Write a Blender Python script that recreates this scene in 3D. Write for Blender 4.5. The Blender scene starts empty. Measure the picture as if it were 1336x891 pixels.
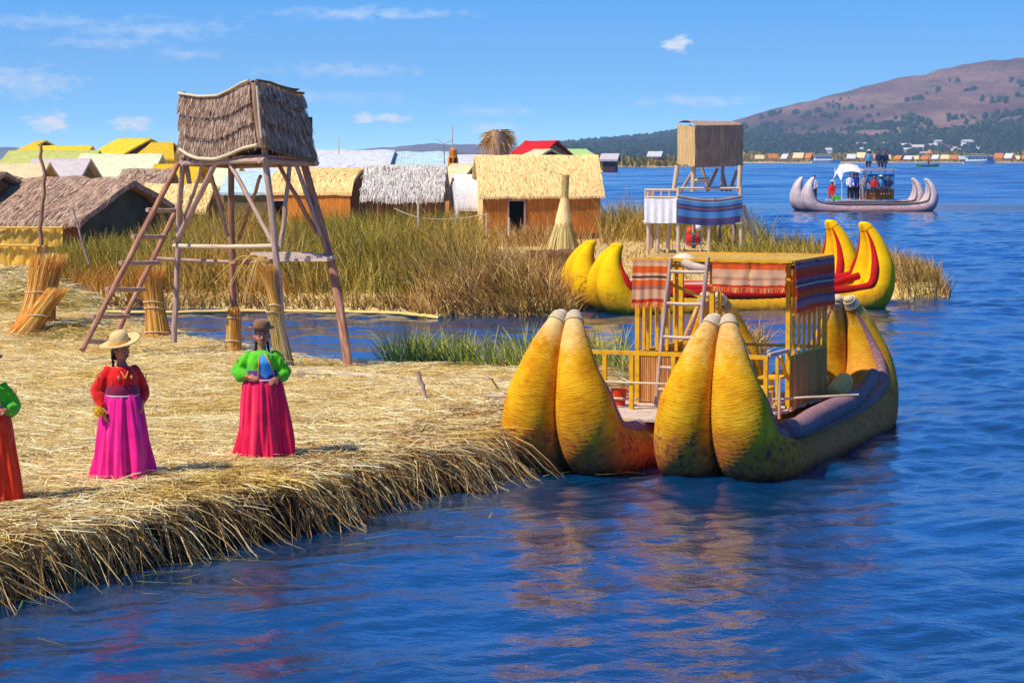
import bpy, math, random
import numpy as np
from mathutils import Vector, Matrix, Euler, noise as mnoise
R = math.radians
random.seed(7)
rng = np.random.default_rng(11)
S = bpy.context.scene
COL = S.collection

# ------------------------------------------------------------------ camera
F = 3000.0                      # focal length in photo pixels (1336 wide)
CAM = Vector((0, 0, 4.0))
PITCH = math.atan(240.5 / F)
cd = bpy.data.cameras.new('camera')
cam = bpy.data.objects.new('camera', cd); COL.objects.link(cam)
cam.location = CAM
cam.rotation_euler = (math.pi / 2 - PITCH, 0, 0)
cd.sensor_width = 36; cd.lens = 36 * F / 1336
cd.clip_start = 0.5; cd.clip_end = 30000
S.camera = cam

# ------------------------------------------------------------------ light
SUN = Vector((-0.90, -0.50, 1.42)).normalized()      # towards the sun
SUN_STRENGTH, SKY_STRENGTH = 5.0, 0.11
el = math.asin(SUN.z); az = math.atan2(SUN.x, SUN.y)
w = bpy.data.worlds.new('World'); S.world = w; w.use_nodes = True
nt = w.node_tree; nt.nodes.clear()
def wn(t, **k):
    n = nt.nodes.new(t)
    for a, b in k.items(): setattr(n, a, b)
    return n
def wl(a, b): nt.links.new(a, b)
tc = wn('ShaderNodeTexCoord')
mp = wn('ShaderNodeVectorMath', operation='MULTIPLY_ADD')
mp.inputs[1].default_value = (1, 1, 3.0); mp.inputs[2].default_value = (0, 0, 0.05)
wl(tc.outputs['Generated'], mp.inputs[0])
nrm = wn('ShaderNodeVectorMath', operation='NORMALIZE'); wl(mp.outputs[0], nrm.inputs[0])
sky = wn('ShaderNodeTexSky', sky_type='NISHITA', sun_disc=False, sun_elevation=el,
         sun_rotation=az % (2 * math.pi), altitude=3800, air_density=1.0, dust_density=0.3, ozone_density=2.5)
wl(nrm.outputs[0], sky.inputs[0])
hs = wn('ShaderNodeHueSaturation'); hs.inputs['Saturation'].default_value = 1.22
wl(sky.outputs[0], hs.inputs['Color'])
sep = wn('ShaderNodeSeparateXYZ'); wl(tc.outputs['Generated'], sep.inputs[0])
tr = wn('ShaderNodeValToRGB'); wl(sep.outputs['Z'], tr.inputs[0])   # blue deepens low down; higher tint set for reflections and fill light
tr.color_ramp.elements.new(.5); tr.color_ramp.elements.new(.5); tr.color_ramp.elements.new(.5)
for e_, (p_, c_) in zip(tr.color_ramp.elements, [(0, (.86, .88, .76)), (.07, (.10, .79, .90)), (.18, (.10, .92, 1.62)), (.42, (.46, .74, .95)), (.85, (.90, .72, .56))]): e_.position = p_; e_.color = (*c_, 1)
tint = wn('ShaderNodeMix', data_type='RGBA', blend_type='MULTIPLY'); tint.inputs[0].default_value = 1
ts = wn('ShaderNodeVectorMath', operation='SCALE'); ts.inputs[3].default_value = 2.6
wl(tr.outputs[0], ts.inputs[0]); wl(ts.outputs[0], tint.inputs[7]); wl(hs.outputs[0], tint.inputs[6])
def wm(op, a, b=None, c=None, clamp=False):
    n = wn('ShaderNodeMath', operation=op, use_clamp=clamp)
    for i, x in enumerate((a, b, c)):
        if x is None: continue
        if isinstance(x, (int, float)): n.inputs[i].default_value = x
        else: wl(x, n.inputs[i])
    return n.outputs[0]
ysafe = wm('MAXIMUM', sep.outputs['Y'], 0.02)
u = wm('DIVIDE', sep.outputs['X'], ysafe); v = wm('DIVIDE', sep.outputs['Z'], ysafe)
cb = wn('ShaderNodeCombineXYZ'); wl(u, cb.inputs[0]); wl(v, cb.inputs[1])
nz = wn('ShaderNodeTexNoise'); nz.inputs['Scale'].default_value = 130; nz.inputs['Detail'].default_value = 6
nz.inputs['Roughness'].default_value = 0.62
stv = wn('ShaderNodeVectorMath', operation='MULTIPLY'); stv.inputs[1].default_value = (1, 2.2, 1)
wl(cb.outputs[0], stv.inputs[0]); wl(stv.outputs[0], nz.inputs['Vector'])
nzc = wm('SUBTRACT', nz.outputs[0], 0.5)
total = None
# cumulus puffs and streaks: centre azimuth / elevation (photo px), half sizes, strength
for cx, cy, a, b, st in [(66, 161, 30, 15, .95), (172, 161, 27, 11, .9), (880, 59, 26, 11, .85), (498, 154, 46, 7, .7),
                         (30, 108, 95, 24, .55), (905, 132, 95, 9, .45), (645, 170, 45, 15, .6), (450, 93, 110, 11, .4),
                         (640, 146, 70, 8, .4), (140, 58, 90, 9, .4), (470, 20, 150, 10, .4), (240, 72, 60, 9, .35),
                         (400, 128, 150, 10, .3), (200, 40, 130, 16, .35), (330, 176, 120, 8, .4), (60, 30, 90, 12, .35), (1040, 150, 60, 6, .3), (-160, 60, 120, 20, .5), (1480, 40, 130, 14, .4)]:
    du = wm('MULTIPLY', wm('SUBTRACT', u, (cx - 668) / F), F / a)
    dv = wm('MULTIPLY', wm('SUBTRACT', v, (205 - cy) / F), F / b)
    d = wm('SQRT', wm('ADD', wm('MULTIPLY', du, du), wm('MULTIPLY', dv, dv)))
    m = wm('ADD', wm('SUBTRACT', 1.0, d), wm('MULTIPLY', nzc, 3.4))
    m = wm('MULTIPLY', wm('MULTIPLY', m, 1.3 if st > .65 else .7, clamp=True), min(1, st * 1.25))
    total = m if total is None else wm('MAXIMUM', total, m)
total = wm('MULTIPLY', total, wm('GREATER_THAN', sep.outputs['Y'], 0.05))
cm = wn('ShaderNodeMix', data_type='RGBA'); wl(total, cm.inputs[0]); wl(tint.outputs[2], cm.inputs[6])
cm.inputs[7].default_value = (11.0, 10.8, 10.6, 1)
bg = wn('ShaderNodeBackground'); bg.inputs[1].default_value = SKY_STRENGTH
wl(cm.outputs[2], bg.inputs[0])
wo = wn('ShaderNodeOutputWorld'); wl(bg.outputs[0], wo.inputs[0])

sd = bpy.data.lights.new('sun', 'SUN'); so = bpy.data.objects.new('sun', sd); COL.objects.link(so)
sd.energy = SUN_STRENGTH; sd.angle = R(0.5); sd.color = (1.0, 0.93, 0.80)
so.rotation_euler = (-SUN).to_track_quat('-Z', 'Y').to_euler(); so.location = (-30, -20, 60)
S.view_settings.view_transform = 'Standard'; S.view_settings.look = 'None'
S.view_settings.exposure = 0.2; S.view_settings.gamma = 1
S.cycles.use_denoising = True
S.cycles.max_bounces = 6; S.cycles.transparent_max_bounces = 6; S.cycles.volume_bounces = 0
S.cycles.diffuse_bounces = 3; S.cycles.caustics_reflective = False; S.cycles.caustics_refractive = False

# ------------------------------------------------------------------ placing
def ray(px, py):
    a = (px - 668) / F; b = (445.5 - py) / F
    return Vector((a, math.cos(PITCH) + b * math.sin(PITCH), -math.sin(PITCH) + b * math.cos(PITCH)))
def at(px, py, Y):              # the point seen at a photo pixel, Y metres out
    d = ray(px, py); return CAM + d * (Y / d.y)
def gp(px, py, z=0.0):          # the point seen at a photo pixel on the level z
    d = ray(px, py); return CAM + d * ((z - CAM.z) / d.z)

# ------------------------------------------------------------------ objects
def tag(o, label=None, cat=None, group=None, kind=None):
    if label: o['label'] = label
    if cat: o['category'] = cat
    if group: o['group'] = group
    if kind: o['kind'] = kind
    return o
def empty(name, loc, label=None, cat=None, group=None, rz=0):
    o = bpy.data.objects.new(name, None); COL.objects.link(o)
    o.location = loc; o.rotation_euler = (0, 0, rz); o.empty_display_size = .2
    return tag(o, label, cat, group)
def copy_tree(o, parent=None):
    c = o.copy(); COL.objects.link(c); c.parent = parent
    for ch in list(o.children): copy_tree(ch, c)
    return c

class MB:
    def __init__(s): s.v = []; s.f = []; s.uv = []; s.sm = []; s.mi = []; s.m = 0
    def add(s, vs, fs, uvs=None, smooth=False):
        n = len(s.v); s.v += [tuple(p) for p in vs]
        for i, f in enumerate(fs):
            s.f.append(tuple(n + k for k in f)); s.sm.append(smooth); s.mi.append(s.m)
            s.uv.append(uvs[i] if uvs else [(0, 0)] * len(f))
        return s
    def box(s, c, size, rot=None, taper=1.0):
        x, y, z = size[0] / 2, size[1] / 2, size[2] / 2
        M = rot if rot is not None else Matrix.Identity(3)
        if isinstance(M, (int, float)): M = Matrix.Rotation(M, 3, 'Z')
        c = Vector(c); vs = []
        for sz in (-1, 1):
            k = taper if sz > 0 else 1
            for sx, sy in ((-1, -1), (1, -1), (1, 1), (-1, 1)):
                vs.append(c + M @ Vector((sx * x * k, sy * y * k, sz * z)))
        return s.add(vs, [(0, 3, 2, 1), (4, 5, 6, 7), (0, 1, 5, 4), (1, 2, 6, 5), (2, 3, 7, 6), (3, 0, 4, 7)])
    def beam(s, a, b, wd, ht=None):          # squared bar from a to b
        a = Vector(a); b = Vector(b); d = b - a; ht = ht or wd
        q = d.to_track_quat('X', 'Z').to_matrix()
        return s.box((a + b) / 2, (d.length, wd, ht), q)
    def tube(s, pts, rad, n=10, caps=True, smooth=True, sx=1.0, sy=1.0, up=None, rings=None):
        pts = [Vector(p) for p in pts]; m = len(pts)
        if isinstance(rad, (int, float)): rad = [rad] * m
        vs = []; L = [0.0]
        for i in range(1, m): L.append(L[-1] + (pts[i] - pts[i - 1]).length)
        T = []
        for i in range(m):
            t = pts[min(i + 1, m - 1)] - pts[max(i - 1, 0)]
            T.append(t.normalized() if t.length > 1e-9 else Vector((0, 0, 1)))
        ref = Vector(up) if up else (Vector((0, 0, 1)) if abs(T[0].z) < .9 else Vector((0, 1, 0)))
        X = T[0].cross(ref).normalized()
        rm = max(rad)
        for i in range(m):
            X = (X - T[i] * X.dot(T[i])).normalized(); Y = T[i].cross(X)
            for k in range(n):
                a = 2 * math.pi * k / n
                vs.append(pts[i] + X * math.cos(a) * rad[i] * sx + Y * math.sin(a) * rad[i] * sy)
        fs = []; uv = []
        for i in range(m - 1):
            for k in range(n):
                k2 = (k + 1) % n
                fs.append((i * n + k, i * n + k2, (i + 1) * n + k2, (i + 1) * n + k))
                u0 = k / n * rm * 6.283; u1 = (k + 1) / n * rm * 6.283
                uv.append([(u0, L[i]), (u1, L[i]), (u1, L[i + 1]), (u0, L[i + 1])])
        s.add(vs, fs, uv, smooth)
        if caps:
            s.add([vs[k] for k in range(n)], [tuple(range(n - 1, -1, -1))], None, False)
            s.add([vs[(m - 1) * n + k] for k in range(n)], [tuple(range(n))], None, False)
        return s
    def ball(s, c, r, n=12, m=8, rot=None):
        c = Vector(c); r = Vector(r) if hasattr(r, '__len__') else Vector((r, r, r))
        M = rot or Matrix.Identity(3); vs = []; fs = []
        for i in range(m + 1):
            ph = math.pi * i / m
            for k in range(n):
                a = 2 * math.pi * k / n
                vs.append(c + M @ Vector((r.x * math.sin(ph) * math.cos(a), r.y * math.sin(ph) * math.sin(a), r.z * math.cos(ph))))
        for i in range(m):
            for k in range(n):
                k2 = (k + 1) % n
                fs.append((i * n + k, (i + 1) * n + k, (i + 1) * n + k2, i * n + k2))
        return s.add(vs, fs, None, True)
    def grid(s, P, smooth=True, uvs=None, flip=False):   # P: rows of points
        r = len(P); c = len(P[0]); vs = [p for row in P for p in row]; fs = []; uv = []
        for i in range(r - 1):
            for j in range(c - 1):
                q = (i * c + j, i * c + j + 1, (i + 1) * c + j + 1, (i + 1) * c + j)
                if flip: q = q[::-1]
                fs.append(q)
                t = [(j / (c - 1), i / (r - 1)), ((j + 1) / (c - 1), i / (r - 1)), ((j + 1) / (c - 1), (i + 1) / (r - 1)), (j / (c - 1), (i + 1) / (r - 1))]
                uv.append(t[::-1] if flip else t)
        return s.add(vs, fs, uv, smooth)
    def build(s, name, mat, parent=None, world=False, label=None, kind=None):
        me = bpy.data.meshes.new(name)
        off = parent.location if (parent is not None and world) else Vector((0, 0, 0))
        vs = [(a - off.x, b - off.y, c - off.z) for a, b, c in s.v] if world else s.v
        me.from_pydata(vs, [], s.f)
        ul = me.uv_layers.new(name='uv')
        flat = [c for f in s.uv for p in f for c in p]
        if len(flat) == len(me.loops) * 2: ul.data.foreach_set('uv', flat)
        me.polygons.foreach_set('use_smooth', s.sm)
        for m in (mat if isinstance(mat, (list, tuple)) else [mat]): me.materials.append(m)
        if isinstance(mat, (list, tuple)): me.polygons.foreach_set('material_index', s.mi)
        me.update()
        o = bpy.data.objects.new(name, me); COL.objects.link(o)
        if parent is not None: o.parent = parent
        return tag(o, label, kind=kind)

def remesh(o, vox, disp=0.0, dscale=8.0, seed=0, smooth=2):
    m = o.modifiers.new('r', 'REMESH'); m.mode = 'VOXEL'; m.voxel_size = vox; m.use_smooth_shade = True
    if smooth:
        k = o.modifiers.new('s', 'SMOOTH'); k.iterations = smooth; k.factor = .5
    dg = bpy.context.evaluated_depsgraph_get(); dg.update()
    me = bpy.data.meshes.new_from_object(o.evaluated_get(dg))
    old = o.data; o.modifiers.clear(); o.data = me
    me.materials.clear()
    for mm in old.materials: me.materials.append(mm)
    if disp:
        for vtx in me.vertices:
            p = vtx.co * dscale + Vector((seed, seed * 2, 0))
            q = Vector((p.x, p.y, p.z * .45))
            d = (mnoise.noise(q) + .5 * mnoise.noise(q * 2.3)) * disp
            vtx.co += vtx.normal * d
    me.polygons.foreach_set('use_smooth', [True] * len(me.polygons)); me.update()
    bpy.data.meshes.remove(old)
    return o

def npmesh(name, V, Fq, mat, parent=None, smooth=False):
    me = bpy.data.meshes.new(name)
    V = np.ascontiguousarray(V, dtype=np.float32); Fq = np.ascontiguousarray(Fq, dtype=np.int32)
    k = Fq.shape[1]
    me.vertices.add(len(V)); me.vertices.foreach_set('co', V.ravel())
    me.loops.add(Fq.size); me.loops.foreach_set('vertex_index', Fq.ravel())
    me.polygons.add(len(Fq)); me.polygons.foreach_set('loop_start', np.arange(0, Fq.size, k, dtype=np.int32))
    me.polygons.foreach_set('use_smooth', np.full(len(Fq), smooth))
    me.materials.append(mat); me.update(calc_edges=True)
    o = bpy.data.objects.new(name, me); COL.objects.link(o)
    if parent is not None: o.parent = parent
    return o

def blade_mesh(root, dirs, length, width, droop, segs=3, side=None, taper=.85):
    """ribbons that leave root along dirs and sag by droop; returns V, F"""
    n = len(root); dirs = dirs / np.linalg.norm(dirs, axis=1, keepdims=True)
    if side is None:
        a = rng.uniform(0, 2 * np.pi, n); r = np.stack([np.cos(a), np.sin(a), rng.normal(0, .3, n)], 1)
        side = np.cross(dirs, r)
    side = side / (np.linalg.norm(side, axis=1, keepdims=True) + 1e-9)
    V = np.zeros((n, segs + 1, 2, 3))
    for i in range(segs + 1):
        t = i / segs
        p = root + dirs * (length * t)[:, None]
        p[:, 2] -= droop * length * t * t
        wd = (width * (1 - taper * t * t) * .5)[:, None]
        V[:, i, 0] = p - side * wd; V[:, i, 1] = p + side * wd
    base = (np.arange(n) * (segs + 1) * 2)[:, None]
    Fs = []
    for i in range(segs):
        Fs.append(base + np.array([[2 * i, 2 * i + 1, 2 * i + 3, 2 * i + 2]]))
    return V.reshape(-1, 3), np.concatenate(Fs, 0)

# ------------------------------------------------------------------ materials
def C(r, g, b):
    f = lambda c: (c / 255 / 12.92) if c / 255 <= .04045 else ((c / 255 + .055) / 1.055) ** 2.4
    return (f(r), f(g), f(b))
class NT:
    def __init__(s, name):
        s.m = bpy.data.materials.new(name); s.m.use_nodes = True; s.t = s.m.node_tree; s.t.nodes.clear()
        s.out = s.n('ShaderNodeOutputMaterial')
    def n(s, t, **k):
        x = s.t.nodes.new(t)
        for a, b in k.items(): setattr(x, a, b)
        return x
    def l(s, a, b): s.t.links.new(a, b)
    def math(s, op, a, b=None, clamp=False):
        n = s.n('ShaderNodeMath', operation=op, use_clamp=clamp)
        for i, x in enumerate((a, b)):
            if x is None: continue
            if isinstance(x, (int, float)): n.inputs[i].default_value = x
            else: s.l(x, n.inputs[i])
        return n.outputs[0]
    def noise(s, vec, scale, detail=4, rough=.55, dist=0):
        n = s.n('ShaderNodeTexNoise'); n.inputs['Scale'].default_value = scale; n.inputs['Detail'].default_value = detail
        n.inputs['Roughness'].default_value = rough; n.inputs['Distortion'].default_value = dist
        if vec is not None: s.l(vec, n.inputs['Vector'])
        return n.outputs[0]
    def ramp(s, fac, stops, mode='LINEAR'):
        r = s.n('ShaderNodeValToRGB'); cr = r.color_ramp; cr.interpolation = mode
        while len(cr.elements) < len(stops): cr.elements.new(.5)
        for e, (p, c) in zip(cr.elements, stops): e.position = p; e.color = (c[0], c[1], c[2], 1)
        s.l(fac, r.inputs[0]); return r.outputs[0]
    def mix(s, fac, a, b, mode='MIX'):
        x = s.n('ShaderNodeMix', data_type='RGBA', blend_type=mode)
        for i, q in ((0, fac), (6, a), (7, b)):
            if isinstance(q, (int, float)): x.inputs[i].default_value = q
            elif isinstance(q, tuple): x.inputs[i].default_value = (*q, 1)
            else: s.l(q, x.inputs[i])
        return x.outputs[2]
    def mapping(s, vec, scale, rot=(0, 0, 0)):
        m = s.n('ShaderNodeMapping'); m.inputs['Scale'].default_value = scale; m.inputs['Rotation'].default_value = rot
        s.l(vec, m.inputs[0]); return m.outputs[0]
    def coord(s, which='Object'):
        return s.n('ShaderNodeTexCoord').outputs[which]
    def pos(s): return s.n('ShaderNodeNewGeometry').outputs['Position']
    def bump(s, h, strength, dist, prev=None):
        b = s.n('ShaderNodeBump'); b.inputs['Strength'].default_value = strength; b.inputs['Distance'].default_value = dist
        s.l(h, b.inputs['Height'])
        if prev is not None: s.l(prev, b.inputs['Normal'])
        return b.outputs[0]
    def principled(s, col, rough=.8, spec=.25, normal=None, transl=0, metal=0, sheen=0):
        p = s.n('ShaderNodeBsdfPrincipled')
        if isinstance(col, tuple): p.inputs['Base Color'].default_value = (*col, 1)
        else: s.l(col, p.inputs['Base Color'])
        if isinstance(rough, (int, float)): p.inputs['Roughness'].default_value = rough
        else: s.l(rough, p.inputs['Roughness'])
        p.inputs['Specular IOR Level'].default_value = spec; p.inputs['Metallic'].default_value = metal
        p.inputs['Sheen Weight'].default_value = sheen
        if normal is not None: s.l(normal, p.inputs['Normal'])
        o = p.outputs[0]
        if transl:
            t = s.n('ShaderNodeBsdfTranslucent')
            if isinstance(col, tuple): t.inputs[0].default_value = (*col, 1)
            else: s.l(col, t.inputs[0])
            x = s.n('ShaderNodeMixShader'); x.inputs[0].default_value = transl
            s.l(o, x.inputs[1]); s.l(t.outputs[0], x.inputs[2]); o = x.outputs[0]
        s.l(o, s.out.inputs[0]); return p

def mk(name, stops, coords='Object', scale=(1, 1, 1), ns=5, det=5, rough=.85, bump=.4, bd=.01, spec=.2, transl=0, bs=None, rot=(0, 0, 0), sheen=0, big=None):
    """noise-coloured surface with relief; big = (scale, colour, amount) adds broad patches"""
    t = NT(name); v = t.mapping(t.coord(coords), scale, rot)
    n = t.noise(v, ns, det, .6)
    c = t.ramp(n, stops)
    if big:
        b = t.noise(t.coord('Object'), big[0], 4, .6)
        b = t.math('MULTIPLY', t.math('SUBTRACT', b, .48), 5 * big[2], clamp=True)
        c = t.mix(b, c, big[1])
    nb = t.bump(t.noise(v, bs or ns * 2, det, .65), bump, bd)
    t.principled(c, rough, spec, nb, transl, sheen=sheen)
    return t.m
def two(c, k=.6, k2=1.25):      # dark / light pair about a colour
    return [(.3, tuple(x * k for x in c)), (.7, tuple(min(1, x * k2) for x in c))]
def blademat(name, stops, patch=None, transl=.25, rough=.6):
    """every ribbon its own tone; patch = (scale, stops) blends in another range by place"""
    t = NT(name); g = t.n('ShaderNodeNewGeometry')
    c = t.ramp(g.outputs['Random Per Island'], stops)
    if patch:
        c2 = t.ramp(g.outputs['Random Per Island'], patch[1])
        n = t.noise(g.outputs['Position'], patch[0], 4, .6)
        n = t.math('MULTIPLY', t.math('SUBTRACT', n, patch[2] if len(patch) > 2 else .45), 6, clamp=True)
        c = t.mix(n, c, c2)
    t.principled(c, rough, .25, None, transl)
    return t.m

M = {}
# straw and reed
M['straw_ground'] = mk('straw_ground', [(.3, C(168, 126, 60)), (.5, C(212, 178, 108)), (.72, C(236, 212, 150))], ns=2.2, det=8, bump=.8, bd=.05, bs=14)
M['straw'] = blademat('straw', [(0, C(176, 130, 60)), (.25, C(226, 192, 118)), (.6, C(244, 224, 160)), (1, C(252, 244, 208))],
                      (.55, [(0, C(140, 100, 30)), (.4, C(222, 182, 78)), (1, C(246, 222, 130))], .50), .2)
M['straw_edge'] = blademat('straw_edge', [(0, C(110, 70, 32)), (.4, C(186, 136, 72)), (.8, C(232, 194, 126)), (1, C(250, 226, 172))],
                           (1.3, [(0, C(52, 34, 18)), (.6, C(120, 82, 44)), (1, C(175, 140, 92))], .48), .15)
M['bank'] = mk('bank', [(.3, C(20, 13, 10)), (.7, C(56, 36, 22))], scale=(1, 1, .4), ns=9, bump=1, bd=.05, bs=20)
M['reed_green'] = blademat('reed_green', [(0, C(58, 60, 10)), (.35, C(112, 112, 20)), (.7, C(176, 152, 44)), (1, C(232, 200, 100))],
                           (.16, [(0, C(112, 66, 16)), (.4, C(196, 132, 40)), (1, C(240, 190, 100))], .49), .3)
M['reed_tan'] = blademat('reed_tan', [(0, C(96, 58, 22)), (.4, C(166, 114, 46)), (.75, C(214, 168, 88)), (1, C(238, 208, 142))],
                         (.35, [(0, C(80, 70, 18)), (.5, C(140, 118, 36)), (1, C(196, 168, 70))], .53), .25)
M['reed_bright'] = blademat('reed_bright', [(0, C(70, 88, 18)), (.5, C(140, 150, 34)), (.8, C(190, 182, 70)), (1, C(225, 205, 120))], None, .3)
M['thatch_blades'] = blademat('thatch_blades', [(0, C(104, 76, 62)), (.4, C(168, 132, 108)), (.8, C(208, 176, 148)), (1, C(232, 206, 178))], None, .1)
M['roof_blades'] = blademat('roof_blades', [(0, C(110, 80, 64)), (.4, C(176, 140, 116)), (1, C(228, 200, 170))], None, .1)
M['cream_blades'] = blademat('cream_blades', [(0, C(176, 130, 64)), (.4, C(232, 194, 120)), (1, C(252, 228, 166))], None, .1)
M['white_blades'] = blademat('white_blades', [(0, C(130, 108, 96)), (.4, C(206, 192, 178)), (1, C(244, 236, 224))], None, .1)
M['sheaf'] = blademat('sheaf', [(0, C(176, 100, 26)), (.4, C(232, 156, 50)), (.8, C(248, 196, 92)), (1, C(254, 228, 150))], None, .2)
M['sheaf_pale'] = blademat('sheaf_pale', [(0, C(150, 118, 50)), (.5, C(214, 184, 96)), (1, C(244, 226, 160))], None, .2)
M['thatch_brown'] = mk('thatch_brown', [(.25, C(118, 86, 66)), (.5, C(180, 142, 112)), (.75, C(222, 192, 156))], scale=(1, 1, .08), ns=28, bump=1, bd=.02, big=(1.2, C(140, 104, 90), .5))
M['thatch_roof'] = mk('thatch_roof', [(.25, C(120, 84, 66)), (.5, C(180, 142, 116)), (.8, C(222, 192, 165))], scale=(1, 1, 1), ns=9, bump=1, bd=.05, big=(.8, C(150, 116, 100), .4))
M['thatch_white'] = mk('thatch_white', [(.32, C(120, 100, 90)), (.46, C(205, 192, 178)), (.8, C(240, 232, 220))], ns=7, det=8, bump=1, bd=.04)
M['mat_cream'] = mk('mat_cream', [(.25, C(200, 150, 80)), (.5, C(246, 208, 138)), (.8, C(252, 228, 172))], scale=(1, .15, .15), ns=14, bump=.6, bd=.02, big=(.9, C(206, 172, 100), .4))
M['mat_orange'] = mk('mat_orange', [(.25, C(150, 78, 22)), (.5, C(204, 122, 40)), (.8, C(226, 158, 74))], scale=(1, 1, .06), ns=16, bump=.8, bd=.02, big=(.7, C(160, 88, 42), .4))
M['mat_brown'] = mk('mat_brown', [(.25, C(74, 44, 28)), (.5, C(120, 78, 48)), (.8, C(160, 112, 70))], scale=(1, 1, .08), ns=16, bump=.8, bd=.02)
M['mat_yellow'] = mk('mat_yellow', [(.25, C(206, 140, 36)), (.5, C(250, 196, 76)), (.8, C(255, 222, 124))], scale=(1, 1, .06), ns=14, bump=.8, bd=.02)
M['thatch_sunlit'] = mk('thatch_sunlit', [(.25, C(150, 112, 70)), (.5, C(206, 168, 116)), (.8, C(232, 204, 154))], scale=(1, 1, .08), ns=22, bump=1, bd=.02)
M['roof_ochre'] = mk('roof_ochre', [(.25, C(150, 104, 40)), (.5, C(206, 160, 70)), (.8, C(234, 196, 110))], scale=(.2, 3, 1), ns=12, bump=.8, bd=.02, big=(1.2, C(170, 120, 60), .5))
M['reed_panel'] = mk('reed_panel', [(.25, C(140, 78, 30)), (.5, C(216, 144, 74)), (.8, C(246, 196, 126))], scale=(1, 1, .03), ns=26, bump=1, bd=.02)
def plain(name, c, rough=.6, spec=.3, ns=6, k=.78, k2=1.12, bump=.15, bd=.004, scale=(1, 1, 1), sheen=0):
    return mk(name, two(c, k, k2), ns=ns, rough=rough, spec=spec, bump=bump, bd=bd, scale=scale, sheen=sheen)
M['pole'] = mk('pole', [(.25, C(116, 86, 72)), (.5, C(180, 148, 130)), (.8, C(220, 196, 176))], coords='UV', scale=(1, .12, 1), ns=22, bump=.7, bd=.008)
M['pole_red'] = mk('pole_red', [(.25, C(104, 66, 50)), (.5, C(166, 114, 88)), (.8, C(216, 168, 136))], coords='UV', scale=(1, .12, 1), ns=22, bump=.7, bd=.008)
M['pole_pale'] = mk('pole_pale', [(.25, C(150, 122, 100)), (.5, C(206, 182, 154)), (.8, C(232, 214, 188))], coords='UV', scale=(1, .12, 1), ns=22, bump=.6, bd=.008)
M['plank'] = mk('plank', [(.25, C(150, 118, 100)), (.5, C(204, 178, 158)), (.8, C(232, 214, 196))], scale=(.5, 6, 6), ns=8, bump=.6, bd=.006)
M['rope'] = plain('rope', C(214, 196, 160), .9, ns=60)
M['rope_shaded'] = plain('rope_shaded', C(120, 92, 66), .9, ns=60)  # darker copy of the rope, for the tall tower's shaded face
M['yellow_wood'] = mk('yellow_wood', [(.25, C(176, 112, 4)), (.45, C(226, 164, 6)), (.8, C(244, 190, 22))], ns=9, rough=.5, spec=.35, bump=.2, bd=.004)

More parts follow.
